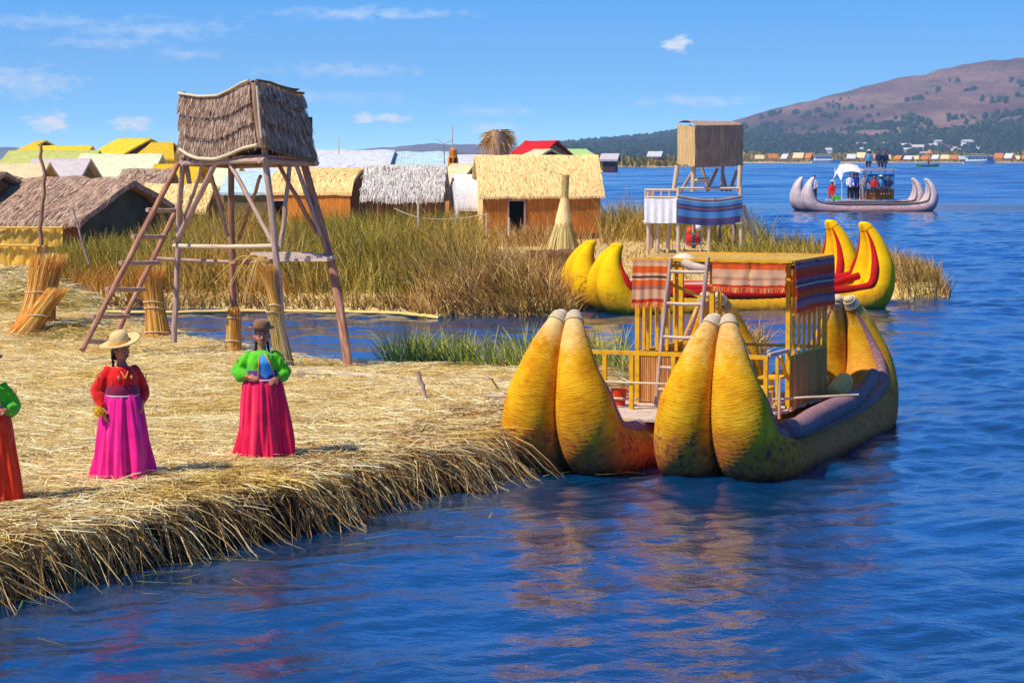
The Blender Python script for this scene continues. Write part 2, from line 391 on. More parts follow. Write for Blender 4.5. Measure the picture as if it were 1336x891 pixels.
def hull_mat(name, mains, worn, mud, base, tipz, worn_amt=1.0, orange=C(200, 104, 8), aft=None):
    """bound reed roll: fine rings round the roll, worn pale toward the tips, mud, algae and painted warm shade low down"""
    t = NT(name); uv = t.coord('UV'); ob = t.coord('Object')
    s = t.n('ShaderNodeSeparateXYZ'); t.l(ob, s.inputs[0]); z = s.outputs['Z']
    su = t.n('ShaderNodeSeparateXYZ'); t.l(uv, su.inputs[0])
    n1 = t.noise(ob, 2.4, 6, .65); n2 = t.noise(ob, 9, 6, .7)
    ring = t.noise(t.mapping(uv, (1.2, 26, 1)), 3.2, 5, .6)
    col = t.ramp(t.math('ADD', t.math('MULTIPLY', n1, .55), t.math('MULTIPLY', ring, .45)), mains)
    # broad random patches of deeper orange
    ng = t.n('ShaderNodeNewGeometry')
    f_or = t.math('MULTIPLY', t.math('SUBTRACT', t.noise(ob, .9, 3, .5), .50), 5, clamp=True)
    col = t.mix(t.math('MULTIPLY', f_or, .15), col, orange)
    shade_ = t.math('ADD', t.math('MULTIPLY', t.math('SUBTRACT', .72, z), 1.5), t.math('MULTIPLY', t.math('SUBTRACT', n2, .5), 2.2), clamp=True)   # brown warmth of the shaded lower roll, put into the colour
    col = t.mix(t.math('MULTIPLY', shade_, .9 if worn_amt > .6 else .45), col, C(204, 88, 58))
    k = t.math('ADD', t.math('MULTIPLY', t.math('SUBTRACT', z, tipz), 2.2), t.math('MULTIPLY', t.math('SUBTRACT', n1, .5), 3.0))
    k = t.math('ADD', k, t.math('MULTIPLY', t.math('SUBTRACT', ring, .5), 1.6), clamp=True)
    col = t.mix(t.math('MULTIPLY', k, .8 * worn_amt), col, worn)
    # scuffed belly: grey-mauve patches between 0.15 and 0.7 m
    b = t.math('SUBTRACT', 1, t.math('ABSOLUTE', t.math('MULTIPLY', t.math('SUBTRACT', z, .40), 2.6)))
    b = t.math('MULTIPLY', t.math('ADD', t.math('MULTIPLY', b, 1.0), t.math('MULTIPLY', t.math('SUBTRACT', n2, .62), 6)), 1.0, clamp=True)
    b = t.math('MULTIPLY', b, t.math('MULTIPLY', t.math('SUBTRACT', t.noise(ob, 1.6, 3, .5), .38), 7, clamp=True))
    col = t.mix(t.math('MULTIPLY', b, .95), col, mud)
    if aft:   # muddy flank behind the bow, reddened so its shade looks brown
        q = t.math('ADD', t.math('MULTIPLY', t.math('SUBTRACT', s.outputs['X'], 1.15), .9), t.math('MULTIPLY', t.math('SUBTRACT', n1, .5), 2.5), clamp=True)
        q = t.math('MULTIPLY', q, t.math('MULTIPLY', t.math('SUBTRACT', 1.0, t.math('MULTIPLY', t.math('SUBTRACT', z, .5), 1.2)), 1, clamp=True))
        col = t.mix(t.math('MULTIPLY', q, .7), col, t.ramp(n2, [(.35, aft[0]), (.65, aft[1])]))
    w_ = t.math('ADD', t.math('MULTIPLY', t.math('SUBTRACT', .13, z), 6), t.math('MULTIPLY', t.math('SUBTRACT', n2, .5), 2.5), clamp=True)
    col = t.mix(w_, col, base)
    nb = t.bump(t.noise(t.mapping(uv, (14, 3, 1)), 6, 5, .7), .45, .012)
    nb = t.bump(ring, .9, .016, nb)
    t.principled(col, .85, .12, nb)
    return t.m
M['hull_old'] = hull_mat('hull_old', [(.3, C(150, 88, 4)), (.44, C(216, 142, 8)), (.56, C(244, 180, 24)), (.7, C(252, 198, 60))], C(230, 204, 150), C(128, 62, 66), C(84, 36, 18), 1.52, .85)
M['hull_weathered_shaded'] = hull_mat('hull_weathered_shaded', [(.3, C(150, 88, 6)), (.44, C(218, 142, 10)), (.56, C(244, 180, 28)), (.7, C(252, 198, 70))], C(230, 204, 150), C(124, 62, 66), C(80, 36, 20), 1.52, .85, C(196, 112, 16), (C(172, 86, 52), C(232, 152, 90)))
M['hull_new'] = hull_mat('hull_new', [(.3, C(222, 146, 0)), (.5, C(250, 190, 2)), (.7, C(255, 208, 16))], C(244, 206, 40), C(190, 140, 20), C(90, 70, 8), 2.6, .5, C(214, 150, 4))
M['hull_grey'] = hull_mat('hull_grey', [(.3, C(150, 128, 130)), (.5, C(196, 176, 176)), (.7, C(226, 210, 206))], C(225, 212, 208), C(150, 120, 120), C(110, 78, 60), 1.6, .6, C(176, 150, 140))
M['rim_mauve'] = mk('rim_mauve', [(.25, C(92, 58, 66)), (.5, C(150, 108, 112)), (.8, C(206, 168, 160))], coords='UV', scale=(1, 4, 1), ns=8, bump=.8, bd=.015)
M['rim_red'] = mk('rim_red', [(.25, C(150, 8, 10)), (.7, C(206, 22, 18))], coords='UV', scale=(1, 8, 1), ns=6, bump=.6, bd=.015)
M['rim_grey'] = mk('rim_grey', two(C(110, 92, 96)), coords='UV', scale=(1, 4, 1), ns=8)
M['tipcap'] = mk('tipcap', [(.25, C(140, 112, 92)), (.5, C(208, 184, 150)), (.8, C(236, 218, 186))], coords='UV', scale=(2, 14, 1), ns=5, bump=1, bd=.015)
M['roll_pale'] = mk('roll_pale', [(.3, C(220, 160, 66)), (.7, C(250, 218, 140))], coords='UV', scale=(8, 1, 1), ns=6, bump=.8, bd=.01)

def striped(name, bands, total, axis=2, weave=160, ns=30):
    """woven cloth: bands [(edge, colour)] along an axis of the cloth's own coordinates"""
    t = NT(name); uv = t.coord('UV'); s = t.n('ShaderNodeSeparateXYZ'); t.l(uv, s.inputs[0])
    n = t.noise(uv, 9, 3); y = t.math('ADD', s.outputs['Y'], t.math('MULTIPLY', t.math('SUBTRACT', n, .5), .03))
    c = t.ramp(y, bands, 'CONSTANT')
    k = t.noise(t.mapping(uv, (10, 60, 1)), 8, 3, .7)
    c = t.mix(t.math('MULTIPLY', t.math('SUBTRACT', k, .5), 2.5, clamp=True), c, C(250, 214, 150))
    nb = t.bump(t.noise(uv, 70, 2), .5, .004)
    t.principled(c, .9, .1, nb, .42, sheen=.1); return t.m
OR, RD, BG, PU, GY = C(244, 100, 10), C(222, 44, 16), C(240, 196, 150), C(136, 84, 110), C(160, 132, 140)
M['cloth_left'] = striped('cloth_left', [(0, RD), (.08, BG), (.30, C(200, 120, 96)), (.40, OR), (.52, BG), (.56, C(96, 50, 50)), (.62, BG), (.68, OR), (.84, BG), (.92, C(226, 170, 130))], 1)
M['cloth_front'] = striped('cloth_front', [(0, RD), (.10, BG), (.30, C(224, 160, 130)), (.42, BG), (.60, C(240, 190, 150)), (.74, OR), (.92, C(214, 56, 20))], 1)
M['cloth_side'] = striped('cloth_side', [(0, C(250, 80, 20)), (.09, C(200, 140, 150)), (.20, C(160, 96, 130)), (.27, OR), (.38, C(230, 60, 20)), (.45, PU), (.50, C(230, 210, 200)), (.535, PU), (.60, C(170, 130, 150)), (.66, C(250, 60, 16)), (.80, OR), (.87, C(190, 140, 160)), (.94, PU)], 1)
BL, NV, TL = C(66, 150, 220), C(50, 64, 140), C(110, 190, 230)
M['cloth_blue'] = striped('cloth_blue', [(0, NV), (.18, C(96, 60, 116)), (.26, BL), (.34, BL), (.50, NV), (.58, C(150, 110, 130)), (.62, NV), (.70, BL), (.82, TL), (.88, C(120, 60, 90)), (.93, C(200, 190, 200))], 1)
M['cloth_white'] = plain('cloth_white', C(226, 224, 228), .85, .1, 8, .85, 1.08)
M['fringe'] = blademat('fringe', [(0, C(200, 60, 24)), (.5, C(246, 120, 40)), (1, C(236, 190, 140))], None, .3)
M['orange'] = plain('orange', C(220, 70, 20), .6)
M['canvas'] = plain('canvas', C(222, 196, 170), .9, .1, 6, .8, 1.1, .5, .02)

# cloth, skin
def cloth(name, c, k=.72, k2=1.25): return mk(name, two(c, k, k2), ns=5, det=6, rough=.75, spec=.15, bump=.35, bd=.01, bs=16, sheen=.3)
M['magenta'] = cloth('magenta', C(250, 18, 130)); M['crimson'] = cloth('crimson', C(236, 18, 74)); M['orange_red'] = cloth('orange_red', C(255, 54, 6))
M['green_j'] = cloth('green_j', C(84, 186, 16)); M['red_j'] = cloth('red_j', C(216, 16, 12)); M['sky_blouse'] = cloth('sky_blouse', C(72, 158, 220))
M['purple_sash'] = cloth('purple_sash', C(86, 40, 110)); M['maroon_sash'] = cloth('maroon_sash', C(130, 20, 60)); M['grey_blouse'] = cloth('grey_blouse', C(176, 156, 160))
M['trim'] = cloth('trim', C(226, 150, 70)); M['lace'] = cloth('lace', C(224, 208, 220)); M['pompom'] = cloth('pompom', C(240, 190, 20))
M['skin'] = mk('skin', two(C(186, 120, 86), .92, 1.08), ns=6, rough=.5, spec=.35, bump=.1, bd=.002)
M['lips'] = plain('lips', C(110, 40, 36), .4); M['eye'] = plain('eye', C(20, 12, 10), .2, .5); M['eye_white'] = plain('eye_white', C(210, 200, 190), .3)
M['hair'] = mk('hair', two(C(24, 16, 14)), ns=30, rough=.45, spec=.4, scale=(1, 1, .1), bump=.5)
M['felt'] = mk('felt', two(C(140, 96, 62)), ns=20, rough=.95, spec=.05, bump=.3, sheen=.4)
M['straw_hat'] = mk('straw_hat', two(C(226, 190, 128), .75, 1.15), ns=40, rough=.8, spec=.1, bump=.7, bd=.006)
M['white_paint'] = plain('white_paint', C(232, 232, 232), .4, .4, 3, .93, 1.04); M['dark_glass'] = plain('dark_glass', C(30, 44, 66), .1, .6)
M['blue_paint'] = plain('blue_paint', C(30, 80, 160), .4); M['green_paint'] = plain('green_paint', C(60, 160, 90), .5)
M['dark'] = plain('dark', C(28, 22, 20), .9, .1)
for nm, c in dict(shirt_white=(214, 214, 220), shirt_blue=(28, 60, 190), shirt_red=(196, 24, 20), shirt_navy=(30, 40, 84), shirt_grey=(150, 140, 140), trousers=(26, 30, 50), shirt_teal=(70, 140, 180), green_cloth=(70, 200, 60)).items():
    M[nm] = cloth(nm, C(*c))
def roofmat(name, c, ns=3, stripe=True):
    t = NT(name); ob = t.coord('Object')
    n = t.noise(ob, ns, 5); c0 = t.ramp(n, two(c, .82, 1.1))
    w_ = t.n('ShaderNodeTexWave', wave_type='BANDS', bands_direction='X'); w_.inputs['Scale'].default_value = 3.2; w_.inputs['Distortion'].default_value = .3
    t.l(ob, w_.inputs[0])
    t.principled(c0, .55, .3, t.bump(w_.outputs[0], .5 if stripe else .1, .03)); return t.m
for nm, c in dict(roof_yellow=(230, 196, 30), roof_lime=(196, 192, 100), roof_mauve=(206, 190, 184), roof_grey=(206, 204, 206), roof_teal=(184, 206, 206), roof_red=(214, 26, 22), roof_green=(176, 206, 120), roof_gold=(224, 176, 20), roof_pale=(222, 220, 176), roof_sand=(226, 200, 150)).items():
    M[nm] = roofmat(nm, C(*c))
M['wall_purple'] = plain('wall_purple', C(84, 40, 56), .8); M['wall_tan'] = plain('wall_tan', C(196, 140, 84), .9); M['wall_blue'] = plain('wall_blue', C(84, 84, 64), .8, k=.4, ns=1.6)
M['wall_olive'] = plain('wall_olive', C(112, 96, 62), .8)

# ------------------------------------------------------------------ water
def water_mat():
    t = NT('water'); p = t.pos()
    v = t.mapping(p, (1, 1.25, 1))
    sx_ = t.n('ShaderNodeSeparateXYZ'); t.l(p, sx_.inputs[0]); X_, Y_ = sx_.outputs['X'], sx_.outputs['Y']
    cal = t.math('MULTIPLY', t.math('MULTIPLY', t.math('MULTIPLY', t.math('SUBTRACT', Y_, 36), .15, True), t.math('MULTIPLY', t.math('SUBTRACT', 64, Y_), .2, True)), t.math('MULTIPLY', t.math('SUBTRACT', 4.5, X_), .35, True))
    live = t.math('SUBTRACT', 1.0, t.math('MULTIPLY', cal, .55))    # the channel lies sheltered between the islands
    nb = t.bump(t.noise(v, .9, 3, .6), .35, .10)
    nb = t.bump(t.noise(v, 3.2, 4, .6, .4), .40, .04, nb)
    nb = t.bump(t.noise(v, 11, 3, .6), .55, .011, nb)
    for bn in [q for q in t.t.nodes if q.type == 'BUMP']:
        t.l(t.math('MULTIPLY', live, bn.inputs['Strength'].default_value), bn.inputs['Strength'])
    c = t.ramp(t.noise(t.mapping(p, (.05, .12, 1)), 1.0, 5, .65), [(.35, C(0, 36, 66)), (.65, C(0, 62, 112))])
    s = t.principled(c, .06, .5, nb); s.inputs['IOR'].default_value = 2.0; s.inputs['Specular Tint'].default_value = (.74, .95, 1, 1)
    return t.m
M['water'] = water_mat()
# near sheet: real wavelets
rows, Y = [], 9.0
while Y < 176: rows.append(Y); Y += max(.052, .0031 * (Y + 2))
rows = np.array(rows); NC = 360
tt = np.linspace(-1, 1, NC)
XX = tt[None, :] * (.33 * (rows[:, None] + 16)); YY = np.repeat(rows[:, None], NC, 1)
ZZ = np.zeros_like(XX); wr = np.random.default_rng(3)
for i in range(54):
    lam = .17 * (1.083 ** i) * wr.uniform(.9, 1.1); a = wr.normal(-1.25, .75)
    kx, ky = math.cos(a) * 2 * math.pi / lam, math.sin(a) * 2 * math.pi / lam
    amp = .0084 * min(lam, 1.6) ** .8 * wr.uniform(.5, 1)
    warp = .25 * lam * np.sin(XX * 1.3 / lam ** .5 + i) + .2 * lam * np.sin(YY * .9 / lam ** .5 + 2 * i)
    ph = kx * (XX + warp) + ky * (YY + warp * .6) + wr.uniform(0, 6.28)
    fade = np.clip(lam * 42 / YY, 0, 1) * (1 + np.clip((YY - 45) / 60, 0, 1) * .9)
    ZZ += amp * fade * (np.sin(ph) + .35 * np.sin(2 * ph + .6))
gust = .75 + .35 * np.sin(XX * .23 + np.sin(YY * .11) * 2) * np.sin(YY * .17 + 1)
calm = np.clip((YY - 30) / 14, 0, 1) * np.clip((62 - YY) / 6, 0, 1) * np.clip((XX * -1 + 3) / 4, 0, 1)
ZZ *= gust * (1 - .5 * calm) * np.clip((176 - YY) / 14, 0, 1)
nr = len(rows)
V = np.stack([XX, YY, ZZ], -1).reshape(-1, 3)
idx = (np.arange(nr - 1)[:, None] * NC + np.arange(NC - 1)[None, :]).reshape(-1, 1)
tag(npmesh('lake_water', V, idx + np.array([[0, 1, NC + 1, NC]]), M['water'], smooth=True), kind='structure')
rows = np.arange(164, 2500, 1.25); NF = 84; tt = np.linspace(-1, 1, NF)
XX = tt[None, :] * (.33 * (rows[:, None] + 60)); YY = np.repeat(rows[:, None], NF, 1); ZZ = np.zeros_like(XX)
for i in range(14):
    lam = wr.uniform(5, 9.5); lx = wr.uniform(18, 60) * wr.choice([-1, 1])
    ZZ += .034 * lam / 5 * np.sin(2 * np.pi * (YY / lam + XX / lx) + 1.2 * np.sin(XX / 31 + i) + wr.uniform(0, 6.28))
ZZ *= .8 + .4 * np.sin(XX * .021 + np.sin(YY * .013) * 2) * np.sin(YY * .017 + 1)
ZZ *= np.clip((YY - 172) / 50, .0, 1); V = np.stack([XX, YY, ZZ - .02], -1).reshape(-1, 3); nr = len(rows)
idx = (np.arange(nr - 1)[:, None] * NF + np.arange(NF - 1)[None, :]).reshape(-1, 1)
tag(npmesh('lake_water_middle', V, idx + np.array([[0, 1, NF + 1, NF]]), M['water'], smooth=True), kind='structure')
far_w = MB(); far_w.add([(-6500, -200, -.16), (6500, -200, -.16), (6500, 9000, -.16), (-6500, 9000, -.16)], [(0, 1, 2, 3)])
tag(far_w.build('lake_water_far', M['water']), kind='structure')

# ------------------------------------------------------------------ reed islands
def seg_dist(PX, PY, poly):
    """signed distance to a polygon: inside is positive"""
    d = np.full(PX.shape, 1e9); ins = np.zeros(PX.shape, bool); n = len(poly)
    for i in range(n):
        x0, y0 = poly[i]; x1, y1 = poly[(i + 1) % n]
        dx, dy = x1 - x0, y1 - y0
        t = np.clip(((PX - x0) * dx + (PY - y0) * dy) / (dx * dx + dy * dy + 1e-12), 0, 1)
        d = np.minimum(d, np.hypot(PX - x0 - t * dx, PY - y0 - t * dy))
        c = ((y0 > PY) != (y1 > PY)) & (PX < (x1 - x0) * (PY - y0) / (y1 - y0 + 1e-12) + x0)
        ins ^= c
    return np.where(ins, d, -d)
def vnoise(X, Yv, s, seed=0):
    """cheap smooth value noise on arrays"""
    X = X / s + seed * 17.3; Yv = Yv / s + seed * 9.1
    xi, yi = np.floor(X), np.floor(Yv); fx, fy = X - xi, Yv - yi
    fx = fx * fx * (3 - 2 * fx); fy = fy * fy * (3 - 2 * fy)
    h = lambda a, b: np.modf(np.abs(np.sin(a * 127.1 + b * 311.7 + seed) * 43758.5453))[0]
    return (h(xi, yi) * (1 - fx) + h(xi + 1, yi) * fx) * (1 - fy) + (h(xi, yi + 1) * (1 - fx) + h(xi + 1, yi + 1) * fx) * fy
W2 = lambda lst: [(gp(x, y).x, gp(x, y).y) for x, y in lst]
P1 = W2([(-420, 905), (-150, 812), (0, 780), (60, 772), (120, 752), (200, 735), (270, 716), (330, 700), (400, 690), (450, 676), (520, 655), (590, 640), (640, 624), (664, 616)]) \
    + [(.25, 30.2), (1.0, 32.3), (1.5, 33.6)] + [(gp(x, y, .38).x, gp(x, y, .38).y) for x, y in ((800, 480), (700, 486), (600, 480), (480, 473), (400, 468), (300, 458), (240, 448), (90, 438))] + W2([(84, 405)]) + [(-15.5, 66), (-17, 78), (-45, 80), (-40, 40)]
def z1(X, Yv):
    d = seg_dist(X, Yv, P1)
    e = np.clip((d + .12) / .26, 0, 1); e = e * e * (3 - 2 * e)
    top = .50 + .09 * (vnoise(X, Yv, 2.6, 1) - .5) + .05 * (vnoise(X, Yv, .7, 2) - .5) + .035 * (vnoise(X, Yv, .25, 3) - .5)
    # heaped straw at the back left, gentle fall towards the rear shore
    top += .42 * np.exp(-(((X + 9.0) / 2.4) ** 2 + ((Yv - 45.5) / 3.0) ** 2))
    top -= .16 * np.clip((Yv - 34) / 8, 0, 1) * np.clip((X + 5.2) / 2, 0, 1)
    return np.where(d > -.12, -.25 + (top + .25) * e, -.25), d
def ztop(x, y):
    z, _ = z1(np.array([x]), np.array([y])); return float(z[0])
gx = np.arange(-16, 3.2, .085); gy = np.concatenate([np.arange(15.5, 40, .10), np.arange(40, 82, .35)])
GX, GY2 = np.meshgrid(gx, gy); GZ, GD = z1(GX, GY2)
nx, ny = len(gx), len(gy)
idx = (np.arange(ny - 1)[:, None] * nx + np.arange(nx - 1)[None, :])
keep = (GD[:-1, :-1] > -.4)
Fq = idx[keep].reshape(-1, 1) + np.array([[0, 1, nx + 1, nx]])
tag(npmesh('ground_straw_island', np.stack([GX, GY2, GZ], -1).reshape(-1, 3), Fq, M['straw_ground'], smooth=True), kind='structure')
# the steep dark flank of matted roots under the overhang
fl = MB(); rowsP = []
P1a = P1[:17]; pts = []
for i in range(len(P1a) - 1):
    a, b = Vector((*P1a[i], 0)), Vector((*P1a[i + 1], 0)); k = max(2, int((b - a).length / .12))
    for j in range(k): pts.append(a.lerp(b, j / k))
P = []
for zi, off in ((-.35, .02), (-.05, .03), (.12, .0), (.26, -.05), (.36, -.12), (.42, -.28)):
    row = []
    for i, p in enumerate(pts):
        t = (pts[min(i + 1, len(pts) - 1)] - pts[max(i - 1, 0)]).normalized(); nrm_ = Vector((t.y, -t.x, 0))
        j = .10 * (mnoise.noise(Vector((p.x * 2.2, p.y * 2.2, zi * 5)))) + .05 * mnoise.noise(Vector((p.x * 9, p.y * 9, zi * 9)))
        q = p + nrm_ * (off + j + .04); row.append((q.x, q.y, zi))
    P.append(row)
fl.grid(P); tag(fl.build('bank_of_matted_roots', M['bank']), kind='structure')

P2 = W2([(86, 403), (200, 405), (300, 404), (420, 405), (530, 407), (560, 414), (640, 412), (735, 414)]) + \
    [(2.0, 64.6), (10.6, 65.2)] + W2([(1180, 392), (1238, 391), (1240, 386), (1150, 362), (1075, 342), (1000, 322), (950, 312), (784, 312)]) + \
    [(5.2, 150), (6.0, 230), (9, 420), (-170, 420), (-60, 90), (-17.5, 78), (-15.5, 65)]
def z2(X, Yv):
    d = seg_dist(X, Yv, P2)
    e = np.clip((d + .1) / .5, 0, 1)
    return np.where(d > -.1, -.2 + e * (.62 + .12 * (vnoise(X, Yv, 4, 5) - .5)), -.2), d
gx = np.concatenate([np.arange(-60, -20, 2.), np.arange(-20, 14, .35)]); gy = np.concatenate([np.arange(56, 72, .3), np.arange(72, 130, 1.), np.arange(130, 425, 6.)])
GX, GY2 = np.meshgrid(gx, gy); GZ, GD = z2(GX, GY2)
nx, ny = len(gx), len(gy); idx = (np.arange(ny - 1)[:, None] * nx + np.arange(nx - 1)[None, :]); keep = (GD[:-1, :-1] > -3)
tag(npmesh('ground_village_island', np.stack([GX, GY2, GZ], -1).reshape(-1, 3), idx[keep].reshape(-1, 1) + np.array([[0, 1, nx + 1, nx]]), M['straw_ground'], smooth=True), kind='structure')
def ground2(x, y): return float(z2(np.array([x]), np.array([y]))[0][0])

# loose straw lying over the near island
def lay_straw(n, lo, hi, ymax):
    Ys = 16 + (ymax - 16) * rng.random(n * 3) ** 1.5; Xs = rng.uniform(-12, 2.6, n * 3)
    Xs = np.where(rng.random(n * 3) < .9, rng.uniform(-.27, .05, n * 3) * Ys, Xs)
    z, d = z1(Xs, Ys); k = (d > .06); Xs, Ys, z, d = Xs[k][:n], Ys[k][:n], z[k][:n], d[k][:n]
    ang = 2.6 * (vnoise(Xs, Ys, 1.7, 7) - .5) * 2 + 1.6 * (vnoise(Xs, Ys, .6, 8) - .5) + rng.normal(.5, .95, len(Xs))
    flip = rng.random(len(Xs)) < .5; ang = ang + np.pi * flip
    dirs = np.stack([np.cos(ang), np.sin(ang), rng.normal(.055, .07, len(Xs))], 1)
    L = rng.uniform(lo, hi, len(Xs))
    mound = .05 * vnoise(Xs, Ys, .45, 9)
    root = np.stack([Xs, Ys, z + mound + rng.uniform(-.01, .06, len(Xs))], 1)
    side = np.cross(dirs, np.array([[0, 0, 1.]])); side += rng.normal(0, .35, side.shape)
    return blade_mesh(root, dirs, L, rng.uniform(.007, .016, len(Xs)), rng.uniform(.05, .16, len(Xs)), 2, side, .5)
V, Fq = lay_straw(84000, .15, .6, 48)
tag(npmesh('loose_straw', V, Fq, M['straw']), 'pale dry straw strewn thickly over the near island', 'straw', kind='stuff')

# straw hanging over the edge of the bank
pa = np.array([p[:] for p in P1[1:18]]); sl = np.hypot(*np.diff(pa, axis=0).T); cum = np.concatenate([[0], np.cumsum(sl)])
def along(s):
    i = np.clip(np.searchsorted(cum, s, 'right') - 1, 0, len(sl) - 1); f = (s - cum[i]) / sl[i]
    p = pa[i] * (1 - f)[:, None] + pa[i + 1] * f[:, None]; t = (pa[i + 1] - pa[i]) / sl[i][:, None]
    return p, t
def fringe(n, inset, dzr, Lr, droop, outz, tuft=1.0):
    s = rng.random(n) * cum[-1]
    s = s + .10 * np.sin(s * 9) * tuft + .05 * np.sin(s * 23)
    s = np.clip(s, 0, cum[-1] - .01); p, t = along(s)
    nr_ = np.stack([t[:, 1], -t[:, 0]], 1); ins = rng.uniform(*inset, n)
    q = p - nr_ * ins[:, None]; z, d = z1(q[:, 0], q[:, 1])
    lean = rng.normal(0, 1.1, n) + .7 * (vnoise(q[:, 0], q[:, 1], .8, 4) - .5)
    dirs = np.stack([nr_[:, 0] + t[:, 0] * lean, nr_[:, 1] + t[:, 1] * lean, rng.uniform(*outz, n)], 1)
    root = np.stack([q[:, 0], q[:, 1], np.maximum(z, .25) + rng.uniform(*dzr, n)], 1)
    L = rng.uniform(*Lr, n) * (.7 + .6 * vnoise(q[:, 0], q[:, 1], .5, 6))
    return blade_mesh(root, dirs, L, rng.uniform(.008, .017, n), rng.uniform(*droop, n), 4, None, .6)
A = [fringe(10500, (.02, .60), (-.02, .06), (.18, .42), (.4, 1.5), (-.2, .6)),
     fringe(1700, (.0, .25), (-.06, .03), (.28, .62), (.7, 1.6), (-.5, .2), 2.2),
     fringe(620, (.02, .30), (-.10, .05), (.7, 1.1), (.6, 1.0), (-.3, .35), 3)]
V = np.concatenate([a[0] for a in A]); off = 0; FF = []
for a in A: FF.append(a[1] + off); off += len(a[0])
V[:, 2] = np.maximum(V[:, 2], -.05)
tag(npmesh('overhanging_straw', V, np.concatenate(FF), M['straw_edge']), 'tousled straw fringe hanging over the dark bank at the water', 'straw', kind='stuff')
# tufts heaped along the rim, browner
V, Fq = None, None
n = 15000; s = rng.random(n) * cum[-1]; p, t = along(np.clip(s, 0, cum[-1] - .01)); nr_ = np.stack([t[:, 1], -t[:, 0]], 1)
q = p - nr_ * rng.uniform(.2, 1.3, n)[:, None]; z, d = z1(q[:, 0], q[:, 1]); ang = rng.uniform(0, 6.28, n)
dirs = np.stack([np.cos(ang), np.sin(ang), rng.uniform(.05, .5, n)], 1)
V, Fq = blade_mesh(np.stack([q[:, 0], q[:, 1], z + .06 * vnoise(q[:, 0], q[:, 1], .35, 3)], 1), dirs, rng.uniform(.15, .45, n), rng.uniform(.008, .015, n), rng.uniform(.2, .6, n), 3)
tag(npmesh('rim_straw', V, Fq, M['straw_edge']), 'brown crumpled straw heaped along the rim of the near island', 'straw', kind='stuff')

# ---- standing reeds
def reeds(name, label, X, Yv, hmul, mat, base=None, lean=.36, width=(.012, .034), droop=(.02, .42), hr=(.42, 1.08), segs=3, clump=1.1):
    n = len(X); z = base if base is not None else z2(X, Yv)[0]
    c = vnoise(X, Yv, clump, 12)
    H = hmul * rng.uniform(*hr, n) * (.6 + .6 * c)
    la = 2 * np.pi * vnoise(X, Yv, clump * 1.5, 14) + rng.normal(0, .9, n); lm = np.abs(rng.normal(0, lean, n))
    dirs = np.stack([np.cos(la) * lm, np.sin(la) * lm, np.ones(n)], 1)
    side = np.stack([np.cos(rng.normal(0, .7, n)), np.sin(rng.normal(0, .7, n)), np.zeros(n)], 1)
    root = np.stack([X, Yv, z - .05], 1); hd = dirs.copy(); hd[:, 2] = 0
    V, Fq = blade_mesh(root, dirs, H, rng.uniform(*width, n), np.zeros(n), segs, side, .8)
    V = V.reshape(n, segs + 1, 2, 3); dr = rng.uniform(*droop, n)
    for i in range(segs + 1):
        tt_ = i / segs; k = (dr * H * tt_ ** 2.2)[:, None, None]
        V[:, i] += (np.stack([np.cos(la), np.sin(la), -np.ones(n) * .6], 1)[:, None, :] * k)
    return tag(npmesh(name, V.reshape(-1, 3), Fq, mat), label, 'reeds', kind='stuff')
def scatter(n, x0, x1, y0, y1, keepf):
    """px range by depth range"""
    m = n * 4; Yv = y0 + (y1 - y0) * rng.random(m); X = (rng.uniform(x0, x1, m) - 668) / F * Yv
    k = keepf(X, Yv); return X[k][:n], Yv[k][:n]
PXf = lambda X, Yv: 668 + X / Yv * F
def main_bed(X, Yv):
    px = PXf(X, Yv); d = seg_dist(X, Yv, P2)
    openg = (px > 625) & (Yv > 66) & (Yv < 102)
    return (d > .05) & (~openg) & (rng.random(len(X)) < np.clip(1.25 - (Yv - 60) / 60, .25, 1))
X, Yv = scatter(36000, 70, 640, 59.5, 101, main_bed)
px = PXf(X, Yv)
hm = 1.86 * np.where(px < 215, .60 + .2 * np.clip((px - 75) / 130, 0, 1) ** 2, 1) * np.clip(1.15 - (Yv - 60) / 160, .6, 1)
hm = hm * np.where(Yv < 63, .9, 1)
reeds('reed_bed', 'tall green and tan totora reeds filling the shore before the village', X, Yv, hm, M['reed_green'])
def front_clump(X, Yv):
    px = PXf(X, Yv); d = seg_dist(X, Yv, P2); return (d > -.1) & (rng.random(len(X)) < np.clip(1.3 - np.abs(px - 640) / 130, 0, 1))
X, Yv = scatter(9000, 525, 762, 57, 69, front_clump)
reeds('drooping_reed_clump', 'brown drooping reed thicket bulging over the channel left of the yellow boats', X, Yv, 1.55 * np.clip(1.5 - np.abs(PXf(X, Yv) - 630) / 150, .4, 1), M['reed_tan'], lean=.5, droop=(.1, .7), segs=4)
X, Yv = scatter(3000, 90, 745, 57.5, 61.5, lambda X, Yv: (seg_dist(X, Yv, P2) > -.15) & (seg_dist(X, Yv, P2) < .8))
reeds('shore_reeds', 'short bleached reeds drooping at the waterline of the reed bed', X, Yv, .8, M['reed_tan'], lean=.6, droop=(.2, .9), segs=4, base=np.full(len(X), .15))
X, Yv = scatter(3400, 783, 1062, 98, 112, lambda X, Yv: seg_dist(X, Yv, P2) > .2)
reeds('reeds_behind_tower', 'dark green reed thicket right of the cream roofed house', X, Yv, 2.1 * np.clip(1.1 - np.clip((PXf(X, Yv) - 850) / 400, 0, .6), .5, 1), M['reed_green'])
X, Yv = scatter(2600, 930, 1075, 70, 92, lambda X, Yv: (seg_dist(X, Yv, P2) > .2))
reeds('reeds_beside_tower', 'olive reeds on the right side of the blue draped tower', X, Yv, 1.0, M['reed_green'])
X, Yv = scatter(3800, 1090, 1240, 62, 78, lambda X, Yv: (seg_dist(X, Yv, P2) > -.05) & (vnoise(X, Yv, 1.5, 77) > .3))
